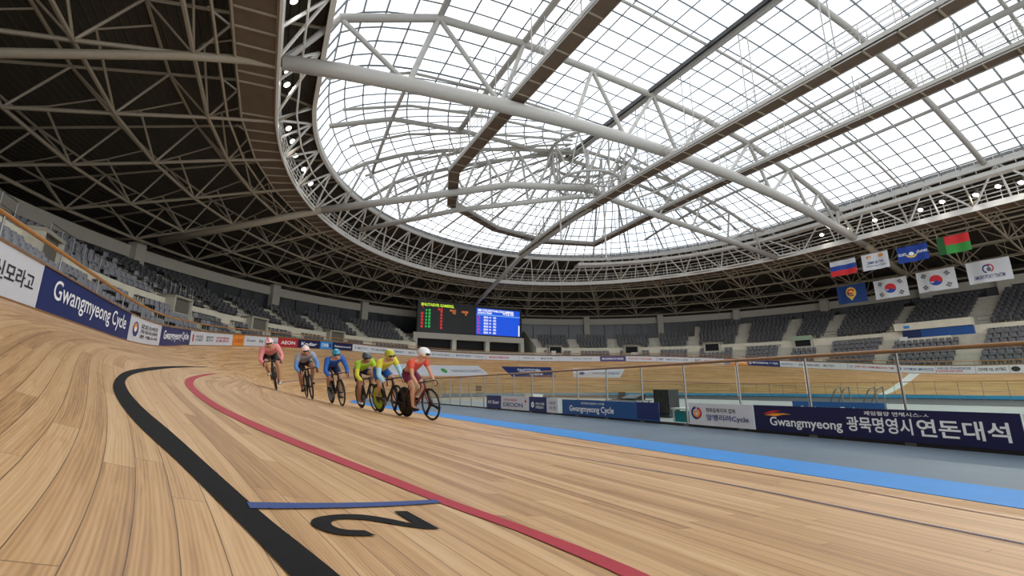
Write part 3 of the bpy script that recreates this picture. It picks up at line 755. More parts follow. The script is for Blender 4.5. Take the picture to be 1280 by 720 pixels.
scr('header_line', SLT, [(.535, .70, .985, .745)], .005)
scr('side_line', SWH, [(.97, .03, .982, .42)], .006)
scr('lettering', SWH, [('MB ICSSURSTVNB DOCUMBRER', (.55, .84, .92, .92)), ('BOSULR FIRME', (.55, .76, .69, .82)), ('TITLE DE', (.8, .76, .92, .84))], .006)
for k in range(6):
    y = .60 - .108*k
    scr('lettering', SWH, [('BDDR', (.61, y, .655, y+.07)), ('IS', (.665, y+.01, .685, y+.06)), ('RSD', (.705, y, .735, y+.07))], .006)
    scr('lettering', SRD, [('EA', (.545, y, .575, y+.07))], .006)
scr('lettering', SYG, [('BNLITAEVIR GAMEREL', (.02, .86, .32, .96))], .005)
scr('lettering', SRD, [('T', (.025, .79, .045, .84)), ('66', (.17, .74, .215, .83))], .005)
for k in range(6):
    y = .68 - .108*k
    scr('lettering', SGR, [('8', (.06, y, .075, y+.07)), ('8', (.085, y, .105, y+.085))], .005)
    if k: scr('lettering', SRD, [('8', (.02, y-.01, .042, y+.075))], .005)
    scr('lettering', SRD, [('8', (.193, y-.02, .213, y+.06))], .005)
scr('lettering', SOR, [('REGUT', (.28, .74, .34, .8)), ('OE', (.305, .66, .335, .72)), ('CEGIE', (.39, .72, .455, .79)), ('R', (.425, .64, .445, .7))], .005)
t = thing('concrete_portal', 'grey concrete portal with three openings under the scoreboard', 'portal', (26.4, 60.8, 5))
def part(nm, m, c, sz, M_=None):
    mb = MB(); mb.box(c, sz, M_); return mb.build(nm, m, t)
part('crossbeam', PILLAR, (26.35, 60.9, 8.05), (17.6, .7, .78))
for x in (17.85, 23.6, 28.9, 34.85): part('upright', PILLAR, (x, 60.9, 6.4), (.62, .7, 2.55))
part('recess', DARK, (26.35, 62.0, 6.9), (17., .2, 1.9))
part('low_wall', CONC, (26.35, 61.5, 5.5), (17., .3, 1.1))

# ================================================================== THE ROOF
YR = 27.5                                      # centre of the rounded end of the skylight
def zsky(d, b=0.):
    t = min(1, abs(d) / 24.8); return 19 + 4.7 * ((1 - b)*(1 - t*t) + b*math.sqrt(max(0, 1 - t**4)))
def dsky(x, y): return abs(x - XC) if y <= YR else hyp(x - XC, y - YR)
def SKY(x, y, dz=0.):
    d = dsky(x, y); b = max(0., (XC - x)/max(d, 4.)) ** 2
    return Vector((x, y, zsky(d, b) + dz))
# stations round the roof: ('L', y) ('A', degrees) ('R', y)
STN = [('L', y) for y in (-10.2, -5.6, -1.0, 3.6, 8.2, 12.8, 17.4, 22.0)] + [('A', 4 + 8.6*k) for k in range(21)] + [('R', y) for y in (22.0, 17.4, 12.8, 8.2, 3.6, -1.0, -5.6, -10.2)]
def ry(p, a):
    k = max(0., min(1., (p - 3.5)/1.85))
    far = Y0 + (R + p + 5.0*(1 - max(0., min(1., (p - 5.35)/14.6))))*sin(a)
    return (1 - k)*(27.7 + (R + p)*sin(a)) + k*far
def RP(st, p, z):
    if st[0] == 'L': return Vector((XI - p, st[1], z))
    if st[0] == 'R': return Vector((XC + R + p, st[1], z))
    a = math.radians(st[1]); return Vector((XC - (R+p)*cos(a), ry(p, a), z))
def mid(a, b, f=.5):
    if a[0] == b[0]: return (a[0], a[1] + (b[1]-a[1])*f)
    if a[0] == 'L': return ('A', b[1]*f) if f > .5 else ('L', a[1] + (Y0 + .4 - a[1])*f)
    return ('A', a[1] + (180-a[1])*f) if f < .5 else ('R', Y0 + .4 + (b[1]-Y0-.4)*f)
def fine(n):
    out = []
    for a, b in zip(STN, STN[1:]):
        for i in range(n): out.append(mid(a, b, i/n) if i else a)
    return out + [STN[-1]]
F3 = fine(3)
LOWP = [(5.35, 16.0), (8.6, 15.35), (12.5, 14.45), (16.5, 13.6), (20.4, 12.85)]
UPPP = [(3.5, 19.0), (7.0, 18.2), (10.6, 17.4), (14.5, 16.5), (18.4, 15.6), (22.2, 14.9), (26.8, 14.2)]
# corrugated deck over the stands
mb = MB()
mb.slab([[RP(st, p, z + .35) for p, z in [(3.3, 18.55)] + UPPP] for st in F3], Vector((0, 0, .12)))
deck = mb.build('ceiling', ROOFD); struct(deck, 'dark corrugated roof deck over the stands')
mb = MB()
for k in range(60):
    p = 3.9 + 22.5*k/59
    z = UPPP[-1][1]
    for (pa, za), (pb, zb) in zip(UPPP, UPPP[1:]):
        if pa <= p <= pb: z = za + (zb-za)*(p-pa)/(pb-pa)
    mb.tube([RP(st, p, z + .33) for st in F3], .045, 4, False)
mb.build('deck_rib', ROOFD, deck)['label'] = 'ribs of the corrugated deck'
# space frame of beige tubes
sf = MB()
for k, (p, z) in enumerate(LOWP): sf.tube([RP(st, p, z) for st in STN], .12 if k in (0, 4) else .10, 6)
for p, z in UPPP[1:]: sf.tube([RP(st, p, z) for st in STN], .085, 6)
for st, nx in zip(STN, STN[1:] + [None]):
    sf.tube([RP(st, *LOWP[-1]), RP(st, 25.5, 12.75)], .1, 6, False)
    for (p, z), (q, w) in zip(LOWP, LOWP[1:]): sf.tube([RP(st, p, z), RP(st, q, w)], .10, 6, False)
    for (p, z), (q, w) in zip(UPPP, UPPP[1:]): sf.tube([RP(st, p, z), RP(st, q, w)], .08, 5, False)
    for i, (p, z) in enumerate(LOWP):
        sf.tube([RP(st, p, z), RP(st, *UPPP[i])], .065, 5, False); sf.tube([RP(st, p, z), RP(st, *UPPP[i+1])], .065, 5, False)
        if nx and i:
            m_ = mid(st, nx); pz = LOWP[i]
            sf.tube([RP(st, p, z), RP(m_, p, z + 1.9)], .06, 5, False); sf.tube([RP(nx, p, z), RP(m_, p, z + 1.9)], .06, 5, False)
            sf.tube([RP(m_, p, z + 1.9), RP(m_, UPPP[i][0], UPPP[i][1])], .05, 5, False)
struct(sf.build('ceiling_space_frame', STEELD), 'beige tubular space frame under the roof deck')

# ---- lower rim: catwalk with railing, white W-truss up to the skylight edge
t = thing('rim_catwalk', 'white railed catwalk with brown soffit round the lower rim of the roof opening', 'catwalk', (XC, 54, 16)); t['kind'] = 'structure'
F6 = fine(4)
mb = MB(); mb.slab([[RP(st, 5.3, 15.95), RP(st, 7.0, 15.8)] for st in F3], Vector((0, 0, .1))); mb.build('soffit', SOFFIT, t)
mb = MB()
for st in F6: mb.beam(RP(st, 5.4, 15.9), RP(st, 7.0, 15.76), .06, .1)
for p, z in ((7.05, 15.75), (7.7, 15.6)): mb.tube([RP(st, p, z) for st in STN], .07, 4)
mb.build('soffit_rib', STEELD, t)
mb = MB(); mb.slab([[RP(st, 5.2, 15.75), RP(st, 5.2, 16.25)] for st in F3], lambda i, j: RP(F3[i], 5.32, 0) - RP(F3[i], 5.2, 0)); mb.build('edge_beam', RIMW, t)
for h in (.35, .72, 1.1):
    mb = MB(); mb.tube([RP(st, 5.24, 16.2 + h) for st in F3], .045, 5); mb.build('rail', RIMW, t)
mb = MB()
for st in fine(5): mb.tube([RP(st, 5.24, 16.2), RP(st, 5.24, 17.3)], .028, 5, False)
o = mb.build('railing_posts', RIMW, t); o['kind'] = 'stuff'
mb = MB(); mb.tube([RP(st, 6.6, 17.3) for st in STN], .03, 5); mb.build('rail', RIMW, t)
t = thing('rim_truss', 'white zigzag truss between the lower rim and the skylight edge', 'truss', (XC, 54, 18)); t['kind'] = 'structure'
mb = MB(); ST2 = fine(2)
for i, (a, b) in enumerate(zip(ST2, ST2[1:])):
    if i % 2 == 0: mb.tube([RP(a, 5.5, 16.1), RP(b, 3.5, 18.8)], .085, 6, False)
    else: mb.tube([RP(a, 3.5, 18.8), RP(b, 5.5, 16.1)], .085, 6, False)
    mb.tube([RP(a, 5.5, 16.1), RP(a, 3.5, 18.8)], .075, 6, False)
    if i % 2 == 0: mb.tube([RP(a, 5.45, 16.2), RP(a, 8.4, 18.)], .06, 5, False)
mb.build('web', RIMW, t)
mb = MB(); mb.slab([[RP(st, 3.15, 18.55), RP(st, 3.15, 19.05)] for st in F3], lambda i, j: RP(F3[i], 3.4, 0) - RP(F3[i], 3.15, 0)); mb.build('skylight_kerb', RIMW, t)
mb = MB(); mb.tube([RP(st, 4.3, 17.6) for st in STN], .06, 5); mb.build('middle_chord', RIMW, t)
# upper walkway along the right-hand side
t = thing('upper_walkway', 'white railed walkway along the skylight edge over the far straight', 'walkway', (50, 10, 18)); t['kind'] = 'structure'
RS = [s for s in F3 if s[0] == 'R' or (s[0] == 'A' and s[1] > 118)]
mb = MB(); mb.slab([[RP(st, 3.4, 18.3), RP(st, 4.4, 18.3)] for st in RS], Vector((0, 0, -.35))); mb.build('deck', RIMW, t)
for h in (.4, .75, 1.1):
    mb = MB(); mb.tube([RP(st, 3.2, 18.3 + h) for st in RS], .03, 5); mb.build('rail', RIMW, t)
mb = MB()
for st in [s for s in fine(4) if s[0] == 'R' or (s[0] == 'A' and s[1] > 118)]: mb.tube([RP(st, 3.2, 18.3), RP(st, 3.2, 19.4)], .028, 5, False)
o = mb.build('railing_posts', RIMW, t); o['kind'] = 'stuff'

# ---- skylight glazing
win = thing('window_1', 'great oval skylight of gridded pale glass', 'skylight', (XC, YR, 19)); win['kind'] = 'structure'
xs = [XC + 24.8*sin(pi/2*i/15) if False else XC + 24.8*i/15 for i in range(-15, 16)]
xs = sorted(set([XC + sgn*24.8*min(1, q) for sgn in (-1, 1) for q in (0, .068, .136, .204, .272, .34, .408, .476, .544, .612, .68, .748, .816, .88, .93, .97, 1.)]))
ys = [-10 + 1.25*i for i in range(31)]
mb = MB(); mb.grid([[SKY(x, y) for x in xs] for y in ys])
NA = 60; rr = [24.8*q for q in (0.02, .068, .136, .204, .272, .34, .408, .476, .544, .612, .68, .748, .816, .88, .93, .97, 1.)]
pol = lambda r, a: SKY(XC - r*cos(a), YR + r*sin(a))
mb.grid([[pol(r, pi*k/NA) for r in rr] for k in range(NA+1)], True)
mb.build('glass', SKYG, win)
mb = MB()
for x in xs: mb.tube([SKY(x, y, -.04) for y in ys[::3]], .055, 4, False)
for y in ys: mb.tube([SKY(x, y, -.04) for x in xs], .06, 4, False)
for r in rr[1:]: mb.tube([pol(r, pi*k/NA) for k in range(NA+1)], .055, 4, False)
for k in range(NA+1):
    i0 = 1 if k % 5 == 0 else 4 if k % 2 == 0 else 8
    mb.tube([pol(r, pi*k/NA) for r in rr[i0:]], .055, 4, False)
o = mb.build('mullion_grid', MULL, win); o['label'] = 'grey glazing bars'

# ---- roof trusses under the glass
def truss(label, lower, upper, webs, rl=.4, ru=.24, rw=.15, low_r=None):
    t = thing('roof_truss', label, 'truss', tuple(lower[len(lower)//2])); t['kind'] = 'structure'
    mb = MB(); mb.tube(lower, low_r or rl, 14); mb.build('lower_chord', STEELW, t, True)
    if upper: mb = MB(); mb.tube(upper, ru, 10); mb.build('upper_chord', STEELW, t, True)
    if webs:
        mb = MB()
        for a, b in webs: mb.tube([a, b], rw, 8, False)
        mb.build('web', STEELW, t, True)
    return t
UX = [1.6, 7, 12.9, 18.6, 24.6, 30.5, 36.4, 42.3, 47, 50.2]
def usky(y, dz=-.4): return [SKY(x, y, dz) for x in UX]
def lowz(x): return 16.35 + 2.35*(1 - ((x-27)/28)**2) if x < 27 else 15.8 + 2.9*(1 - ((x-27)/27.7)**2)
lx = [5.4, 11.2, 16.8, 21.5, 27, 33, 39, 45, 50]
T1 = [Vector(p) for p in ((-15.5,22,11.3), (-10,22,13.1), (-4.5,22,15.2), (-.8,22,16.3), (2,22,16.85))] + [Vector((x, 22, lowz(x))) for x in lx] + [Vector(p) for p in ((54.7,22,15.8), (58,22,14.8), (63,22,13.2))]
rlist = [.2, .2, .2, .36] + [.42]*(len(T1)-7) + [.42, .4, .3]
u1 = usky(22); L1 = [Vector((x, 22, lowz(x))) for x in lx]
webs = [(u1[0], L1[0]), (u1[1], L1[0]), (u1[1], L1[1]), (u1[2], L1[1]), (u1[3], L1[2]), (u1[3], L1[3]), (u1[4], L1[3]), (u1[4], L1[4]), (u1[5], L1[4]), (u1[6], L1[5]), (u1[6], L1[6]), (u1[7], L1[6]), (u1[7], L1[7]), (u1[8], L1[7]), (u1[8], L1[8]), (u1[0], T1[3]), (u1[9], L1[8]), (u1[9], T1[-3])]
t1 = truss('great white tube truss spanning the whole roof from left to right', T1[3:-2], u1, webs, low_r=rlist[3:-2])
mb = MB(); mb.tube(T1[:4], [.19, .19, .19, .2], 12); mb.build('shaded_outer_chord', STEELD, t1, True)  # white tube continued in beige: shade under the roof put into the colour
mb = MB(); mb.tube(T1[-3:], [.34, .34, .3], 12); mb.build('shaded_outer_chord', STEELD, t1, True)  # right end of the white tube, darkened the same way
HUB = Vector((25.3, 31.2, 19.3))
def radial(label, pts, outer, nweb=4, rl=.3):
    P = [Vector(p) for p in pts]
    rim = P[-1]; webs = []; up = []
    n = 7
    for i in range(n+1):
        q = HUB.lerp(rim, i/n); up.append(SKY(q.x, q.y, -.4) if dsky(q.x, q.y) < 24.6 else Vector((q.x, q.y, 18.9)))
    def lowat(f):
        d = f*(len(P)-1); k = min(int(d), len(P)-2); return P[k].lerp(P[k+1], d-k)
    for i in range(1, n):
        a = lowat((i-.5)/n) if i > 1 else lowat(1/n); b = lowat((i+.5)/n)
        webs += [(up[i], a), (up[i], b)]
    t = truss(label, P, up, webs, rl=rl, rw=.11, ru=.18)
    if len(outer) > 1:
        mb = MB(); mb.tube([P[-1]] + [Vector(o) for o in outer], rl*.92, 12); mb.build('shaded_outer_chord', STEELD, t, True)  # outer run of the white tube, roof shade painted in as beige
radial('white radial truss running from the hub to the left rim over the riders', [HUB, (18.2,33.6,19.1), (10.5,37.2,17.6), (3,40.2,16)], [(-3,43,14.4), (-8.8,45.6,12.9)], rl=.33)
radial('second white radial truss fanning from the hub to the far left rim', [(24.3,30.8,18.2), (14.5,37.5,17.3), (6.8,43.6,15.9)], [(5.4,44.7,15.6)], rl=.24)
radial('white radial truss running from the hub to the right rim', [HUB, (29,31.6,19.0), (40,31,17.7), (52.6,30,16)], [(56.5,29.7,14.9)], rl=.3)
# remaining top chords: transverse, lengthwise and fan
t = thing('roof_grid', 'white purlins and ridge tubes directly under the skylight glass', 'roof frame', (XC, 20, 23)); t['kind'] = 'structure'
for y in (11.0, 0.0, 33.2):
    X_ = [x for x in [2.4] + UX[1:] if dsky(x, y) < 24.6]
    mb = MB(); mb.tube([SKY(x, y, -.35) for x in X_], .2, 8); mb.build('transverse_tube', STEELW, t, True)
for x in (7, 12.9, 24.6, 36.4, 42.3):
    yy = [-10, 0, 11, 22, 28, 33.2] + ([37, 41] if x in (7, 42.3) else [])
    mb = MB(); mb.tube([SKY(x, y, -.32) for y in yy], .22 if x in (12.9, 24.6, 36.4) else .15, 8); mb.build('lengthwise_tube', STEELW, t, True)
    if x == 24.6:
        mb = MB(); mb.beam(SKY(x - .5, -10, -.2), SKY(x - .5, 33, -.2), .22, .25); mb.build('lengthwise_channel', DARKF, t)
for y in (5.5, 16.5, 27.7):
    mb = MB(); mb.tube([SKY(x, y, -.2) for x in UX], .1, 6); mb.build('purlin', STEELW, t)
for k in range(15):
    a = math.radians(6 + 12*k)
    mb = MB(); mb.tube([SKY(XC - r*cos(a), YR + 2 + r*sin(a), -.3) if dsky(XC - r*cos(a), YR + 2 + r*sin(a)) < 24.6 else Vector((XC - r*cos(a), YR + 2 + r*sin(a), 19)) for r in (3, 8, 13, 18, 23 - 1.2*sin(a))], .11, 6); mb.build('fan_tube', STEELW, t)
mb = MB(); mb.tube([SKY(XC + 4.2*cos(2*pi*k/20), 31.2 + 4.2*sin(2*pi*k/20), -.5) for k in range(20)], .16, 8, closed=True); mb.build('hub_ring', STEELW, t, True)
mb = MB(); mb.tube([HUB + Vector((3*cos(2*pi*k/16), 3*sin(2*pi*k/16), .4)) for k in range(16)], .13, 8, closed=True); mb.build('hub_ring', STEELW, t, True)
mb = MB()
for k in range(10):
    a = 2*pi*k/10; b = a + pi/10
    mb.tube([SKY(XC + 4.2*cos(a), 31.2 + 4.2*sin(a), -.5), HUB + Vector((3*cos(b), 3*sin(b), .4))], .08, 6, False)
    mb.tube([SKY(XC + 4.2*cos(a), 31.2 + 4.2*sin(a), -.5), HUB + Vector((3*cos(b-pi/5), 3*sin(b-pi/5), .4))], .08, 6, False)
    mb.tube([HUB + Vector((0, 0, .4)), HUB + Vector((3*cos(b), 3*sin(b), .4))], .07, 6, False)
mb.build('hub_web', STEELW, t)
mb = MB(); mb.tube([HUB + Vector((0, 0, -.3)), Vector((HUB.x, HUB.y, 23.4))], .2, 8); mb.build('hub_post', STEELW, t, True)
mb = MB(); mb.ell(HUB, (.55, .55, .45), 14, 10); mb.build('hub_node', STEELW, t, True)

# ---- hanging catwalks
def catwalk(label, pts, w=.85, h=.42, hang=5.5, closed=False):
    P = [Vector(p) for p in pts]
    t = thing('hanging_catwalk', label, 'catwalk', tuple(P[len(P)//2]), 'catwalks hung under the skylight'); t['kind'] = 'structure'
    N = len(P); Ls = []; Rs = []
    for i in range(N):
        d = P[min(i+1, N-1)] - P[max(i-1, 0)]; d.z = 0; d.normalize(); nrm = Vector((d.y, -d.x, 0))
        Ls.append(P[i] - nrm*w/2); Rs.append(P[i] + nrm*w/2)
    mb = MB(); mb.slab([[a, b] for a, b in zip(Ls, Rs)], Vector((0, 0, .1))); mb.build('deck', SOFFIT, t)
    ribs = MB()
    for sd in (Ls, Rs):
        mb = MB(); mb.slab([[q + Vector((0, 0, -.06)), q + Vector((0, 0, h-.06))] for q in sd], Vector((.04, .04, 0))); mb.build('edge_beam', STEELW, t)
        for f in (.55, .85, 1.15):
            mb = MB(); mb.tube([q + Vector((0, 0, h + f)) for q in sd], .025, 5); mb.build('rail', STEELW, t)
        posts_ = MB(); hg = MB(); acc = 0; acc2 = hang
        for a, b in zip(sd, sd[1:]):
            l = (b-a).length; n = max(1, int(l/1.4))
            for i in range(n):
                q = a.lerp(b, i/n); posts_.tube([q + Vector((0, 0, h)), q + Vector((0, 0, h + 1.15))], .022, 4, False)
                if sd is Ls: ribs.beam(q + Vector((0, 0, -.03)), Rs[0] + (q - Ls[0]) if False else q + (Rs[sd.index(a)] - a) + Vector((0, 0, -.03)), .07, .08)
            n = max(1, round(l/hang))
            for i in range(n):
                q = a.lerp(b, i/n)
                if dsky(q.x, q.y) < 24: hg.tube([q, SKY(q.x, q.y, -.3)], .04, 5, False)
        posts_.build('railing_posts', STEELW, t)['kind'] = 'stuff'
        hg.build('hanger', STEELW, t)
    ribs.build('deck_rib', STEELD, t)
catwalk('brown-bottomed catwalk loop hung left of the hub and round its far side', [(12.4,-9,18.5), (12.4,10,18.5), (12.3,24,18.6), (12.4,33,18.7), (14.6,39.2,18.5), (21.2,42.8,18.2), (28.2,44.0,18.2), (35.1,42.6,18.5), (35.2,34,19.0), (35.4,24,19.3), (35.6,-9,19.4)], .95)
catwalk('straight catwalk running along the roof axis above the middle of the hall', [(25.1,-9,17.2), (25.1,10,17.3), (25.2,24,17.4), (25.5,36,17.3), (25.8,45,16.4)], .95)
t = thing('roof_strut', 'pale tube carrying the middle catwalk down to the far rim', 'strut', (26, 50, 15.5)); t['kind'] = 'structure'
mb = MB(); mb.tube([(25.5,-9,17.6), (25.5,30,17.7), (25.8,45,16.3), (26.8,57.8,13.9), (27.1,62,13.0)], .27, 10); mb.build('tube', STEELW, t, True)
# thin vertical poles near the hub
for (x, y, za, zb, lab) in ((23.6, 33.5, 14.6, 23.2, 'thin white pole hanging left of the roof hub'), (27.6, 31.8, 12.8, 23.4, 'longer thin white pole hanging right of the roof hub')):
    mb = MB(); mb.tube([(x, y, za), (x, y, zb)], .08, 6); o = mb.build('hanging_pole', STEELW); tag(o, lab, 'pole'); o['kind'] = 'structure'

# ---- floodlights along the rim
FLOOD = emit('lamp_glow', (1., .97, .9), 9.)
LAMPG = mat('lamp_housing', srgb(196, 196, 190), .4, .3)
def make_flood():
    t = thing('floodlight', 'lamp', 'floodlight')
    mb = MB(); mb.lathe([(.0, -.16), (.1, -.15), (.15, -.06), (.2, .06), (.21, .1), (.19, .1)], (0, 0, 0), (0, 0, -1), 16); a = mb.build('housing', LAMPG, t, True)
    mb = MB(); mb.lathe([(.19, .085), (.1, .105), (0., .11)], (0, 0, 0), (0, 0, -1), 16); b = mb.build('lens', FLOOD, t, True)
    mb = MB(); mb.beam((-.24, 0, 0), (-.24, 0, .34), .03, .04); mb.beam((.24, 0, 0), (.24, 0, .34), .03, .04); mb.beam((-.25, 0, .34), (.25, 0, .34), .04, .03); mb.tube([(0, 0, .34), (0, 0, .8)], .025, 6); c = mb.build('bracket', LAMPG, t)
    return t, (a, b, c)
fl, fparts = make_flood()
spots = [('L', y, 4.95, 17.35 + .25*(i % 2), 'hanging from the left rim') for i, y in enumerate((12.8, 15.2, 17.2, 19.2, 24.0, 25.6))] + \
        [('A', a, 4.9, 17.3 + .25*(i % 2), 'on the bend of the left rim') for i, a in enumerate((8, 12, 15, 20, 24))] + \
        [('R', y, 5.05, 17.15 + .2*(i % 2), 'on the rim over the far straight') for i, y in enumerate((5.5, 7.6, 9.7, 11.0, 12.4, 14.6, 16.2, 19.8, 22.2, 24.8))]
names_ = {'L': 'left', 'A': 'bend', 'R': 'right'}
cnt = {}
for i, (k, v, p, z, wh) in enumerate(spots):
    e = fl if i == 0 else fl.copy()
    if i:
        COL.objects.link(e)
        for q in fparts: d = q.copy(); COL.objects.link(d); d.parent = e
    c = cnt[wh] = cnt.get(wh, 0) + 1
    e.location = RP((k, v), p, z)
    tot = sum(1 for q in spots if q[4] == wh)
    d = Vector((XC, 18, 0)) - e.location; e.rotation_euler = (math.radians(38), 0, atan2(d.y, d.x) - pi/2)
    tag(e, 'round floodlight %s, %s from the %s' % (wh, ORD[c-1] if k != 'R' else ORD[tot-c], 'camera end' if k == 'L' else 'left' if k == 'A' else 'far end'), 'floodlight', 'floodlights on the roof rim')
    ld = bpy.data.lights.new('floodlight_beam', 'SPOT'); ld.energy = FLOOD_W; ld.spot_size = math.radians(120); ld.spot_blend = .7; ld.color = (1, .95, .87); ld.shadow_soft_size = .25
    lo = bpy.data.objects.new('floodlight_beam', ld); COL.objects.link(lo); lo.parent = e; lo.location = (0, 0, -.16)

# ================================================================== FLAGS
def flag(label, X, ya, yb, ztop, zbot, base, art, top=15.6, dip=0.):
    """hung facing the infield; ya = left edge as seen from the track"""
    t = thing('hanging_flag', label, 'flag', (X, (ya+yb)/2, ztop), 'flags hung from the roof over the far straight')
    def fn(x, y, d=0.):
        return Vector((X + .07*sin(x*7 + X)*(1-.5*y) + .03*sin(x*13) - d, ya + (yb-ya)*x, zbot + (ztop-zbot)*y - dip*x*(1-x)))
    mb = MB(); mb.slab([[fn(i/24, j/4) for j in range(5)] for i in range(25)], Vector((.015, 0, 0))); mb.build('cloth', base, t, True)
    for ai, a in enumerate(art):
        M_ = MB(); f = lambda x, y: Vector((7.7085 - .0015*ai, ya + (yb-ya)*x, base + h*y))
        if a[0] == 't': letter(M_, a[2], a[3], lambda x, y: fn(x, y, .012), .016)
        elif a[0] == 'q': quad(M_, *a[2], lambda x, y: fn(x, y, a[3] if len(a) > 3 else .006), 24)
        elif a[0] == 'd': disc(M_, *a[2], lambda x, y: fn(x, y, a[6] if len(a) > 6 else .009), inner=a[3] if len(a) > 3 else 0, a0=a[4] if len(a) > 4 else 0, a1=a[5] if len(a) > 5 else 2*pi)
        elif a[0] == 'p': M_.add([fn(*q, .012) for q in a[2]], [tuple(range(len(a[2])))])
        M_.build({'t': 'lettering', 'q': 'stripe'}.get(a[0], 'emblem'), a[1], t)
    for x in (.02, .98):
        q = fn(x, 1); mb = MB(); mb.tube([q, Vector((q.x, q.y, top))], .012, 5); mb.build('cord', STEELD, t)
def trigram(x, y, kind):
    out = []
    for i, brk in enumerate(kind):
        # bars turned towards the centre of the flag
        a = math.atan2((y-.5)*.667, x-.5); ca, sa = cos(a), sin(a)
        def q(u, v): return (x + (u*ca - v*sa)*.667, y + (u*sa + v*ca))
        u0 = (i-1)*.062
        for v0, v1 in (((-.1, -.012), (.012, .1)) if brk else ((-.1, .1),)):
            out.append(('p', INK, [q(u0-.02, v0), q(u0+.02, v0), q(u0+.02, v1), q(u0-.02, v1)]))
    return out
def korea():
    a = -.59
    art = [('d', FBLUE, (.5, .5, .165, .25), 0., a - pi, a), ('d', FRED, (.5, .5, .165, .25), 0., a, a + pi),
           ('d', FRED, (.5 - .0825*cos(a), .5 - .125*sin(a), .0825, .125), 0., 0, 2*pi, .012), ('d', FBLUE, (.5 + .0825*cos(a), .5 + .125*sin(a), .0825, .125), 0., 0, 2*pi, .012)]
    for x, y, k in ((.2, .78, (0, 0, 0)), (.8, .22, (1, 1, 1)), (.8, .78, (1, 0, 1)), (.2, .22, (0, 1, 0))): art += trigram(x, y, k)
    return art
CLOTHW = mat('white_cloth', srgb(214, 216, 220), .8, var=.02)
CLOTHN = mat('navy_cloth', srgb(28, 62, 122), .8, var=.05)
flag('white, blue and red horizontally striped flag, leftmost of the upper row', 54, 25.25, 22.75, 14.42, 12.74, CLOTHW, [('q', FBLUE, (0, .36, 1, .68)), ('q', FRED, (0, 0, 1, .36))])
flag('white flag with two gold marks over blue lettering, second in the upper row', 54, 22.2, 19.88, 14.42, 12.7, CLOTHW, [('d', INKO, (.28, .78, .1, .1)), ('d', INKO, (.72, .8, .11, .1)), ('d', CLOTHW, (.3, .76, .05, .05), 0., 0, 2*pi, .014), ('t', INKN, 'SAMIR BETDIN', (.2, .36, .8, .52)), ('t', INKG, 'Teunmung U Sitans', (.14, .16, .88, .3))])
flag('royal blue flag with white lettering and a pale crescent emblem in the upper row', 54, 19.15, 16.78, 14.35, 12.75, FROYAL, [('t', INKW, 'icum', (.04, .44, .3, .66)), ('t', INKW, 'chones', (.62, .46, .98, .68)), ('d', INKY, (.46, .46, .17, .2), .55, pi, 2*pi), ('d', INKW, (.46, .5, .08, .12))])
flag('red over green flag with a darker green hoist, rightmost of the upper row', 54, 16.05, 13.82, 14.45, 12.8, FGREEN, [('q', FRED, (.24, .5, 1, 1)), ('q', FGREEND, (0, 0, .24, 1))])
flag('navy flag with a yellow and red crest, leftmost of the lower row', 58, 26.85, 23.95, 12.38, 10.29, CLOTHN, [('d', INKY, (.5, .56, .17, .3)), ('d', INKR, (.5, .62, .13, .16), 0., 0, 2*pi, .014), ('d', INKY, (.5, .62, .07, .07), 0., 0, 2*pi, .018), ('p', INKY, [(.42, .3), (.5, .12), (.58, .3)]), ('q', INKN, (.42, .36, .58, .42), .018)])
flag('smaller looking South Korean flag beside the navy crest flag', 58, 23.16, 20.22, 12.3, 10.24, CLOTHW, korea())
flag('South Korean flag between the other South Korean flag and the white ring flag', 58, 19.41, 16.4, 12.37, 10.28, CLOTHW, korea())
flag('white flag with a dark and red ring mark over lettering, rightmost of the lower row', 58, 15.58, 12.65, 12.45, 10.38, CLOTHW, [('d', INKN, (.47, .6, .1, .2), .65, .6, 4.6), ('d', INKR, (.52, .62, .11, .2), .72, -1.2, 1.8), ('d', INKG, (.52, .57, .05, .1)), ('t', INKN, 'OMOKRYPOKY THATIM', (.14, .16, .84, .34))])

# ================================================================== INFIELD THINGS
def grp(name, label, cat, loc): return thing(name, label, cat, loc)
def addp(t, nm, m, fnc, smooth=False):
    mb = MB(); fnc(mb); return mb.build(nm, m, t, smooth)
t = grp('loudspeaker', 'black loudspeaker standing in the infield behind the blue board', 'loudspeaker', (9.9, 9.3, 0))
addp(t, 'cabinet', BLK, lambda m: m.box((10.0, 9.3, .4), (.4, .55, .66)))
addp(t, 'grille', mat('speaker_grille', srgb(30, 30, 32), .9, scale=60, var=.3), lambda m: m.box((9.79, 9.3, .4), (.02, .49, .6)))
addp(t, 'foot', DARKF, lambda m: m.box((10.0, 9.3, .035), (.5, .62, .07)))
t = grp('equipment_table', 'small table with a white frame and teal front panel behind the barrier', 'table', (8.35, 7.05, 0))
addp(t, 'front_panel', TEAL, lambda m: m.box((8.12, 7.05, .16), (.02, .56, .24)))
addp(t, 'tabletop', WHITEP, lambda m: m.box((8.4, 7.05, .32), (.62, .72, .03)))
for x in (8.13, 8.66):
    for y in (6.74, 7.36): addp(t, 'leg', WHITEP, lambda m: m.box((x, y, .155), (.04, .05, .31)))
t = grp('equipment_table', 'low table carrying black mixing gear in the infield', 'table', (9.4, 10.2, 0))
addp(t, 'tabletop', mat('grey_top', srgb(120, 124, 126), .5), lambda m: m.box((9.4, 10.2, .42), (.6, 1.3, .03)))
for x in (9.15, 9.65):
    for y in (9.62, 10.78): addp(t, 'leg', DARKF, lambda m: m.tube([(x, y, 0), (x, y, .41)], .018, 6))
t = grp('mixing_desk', 'black sloped mixing desk on the low infield table', 'mixer', (9.4, 10.0, .435))
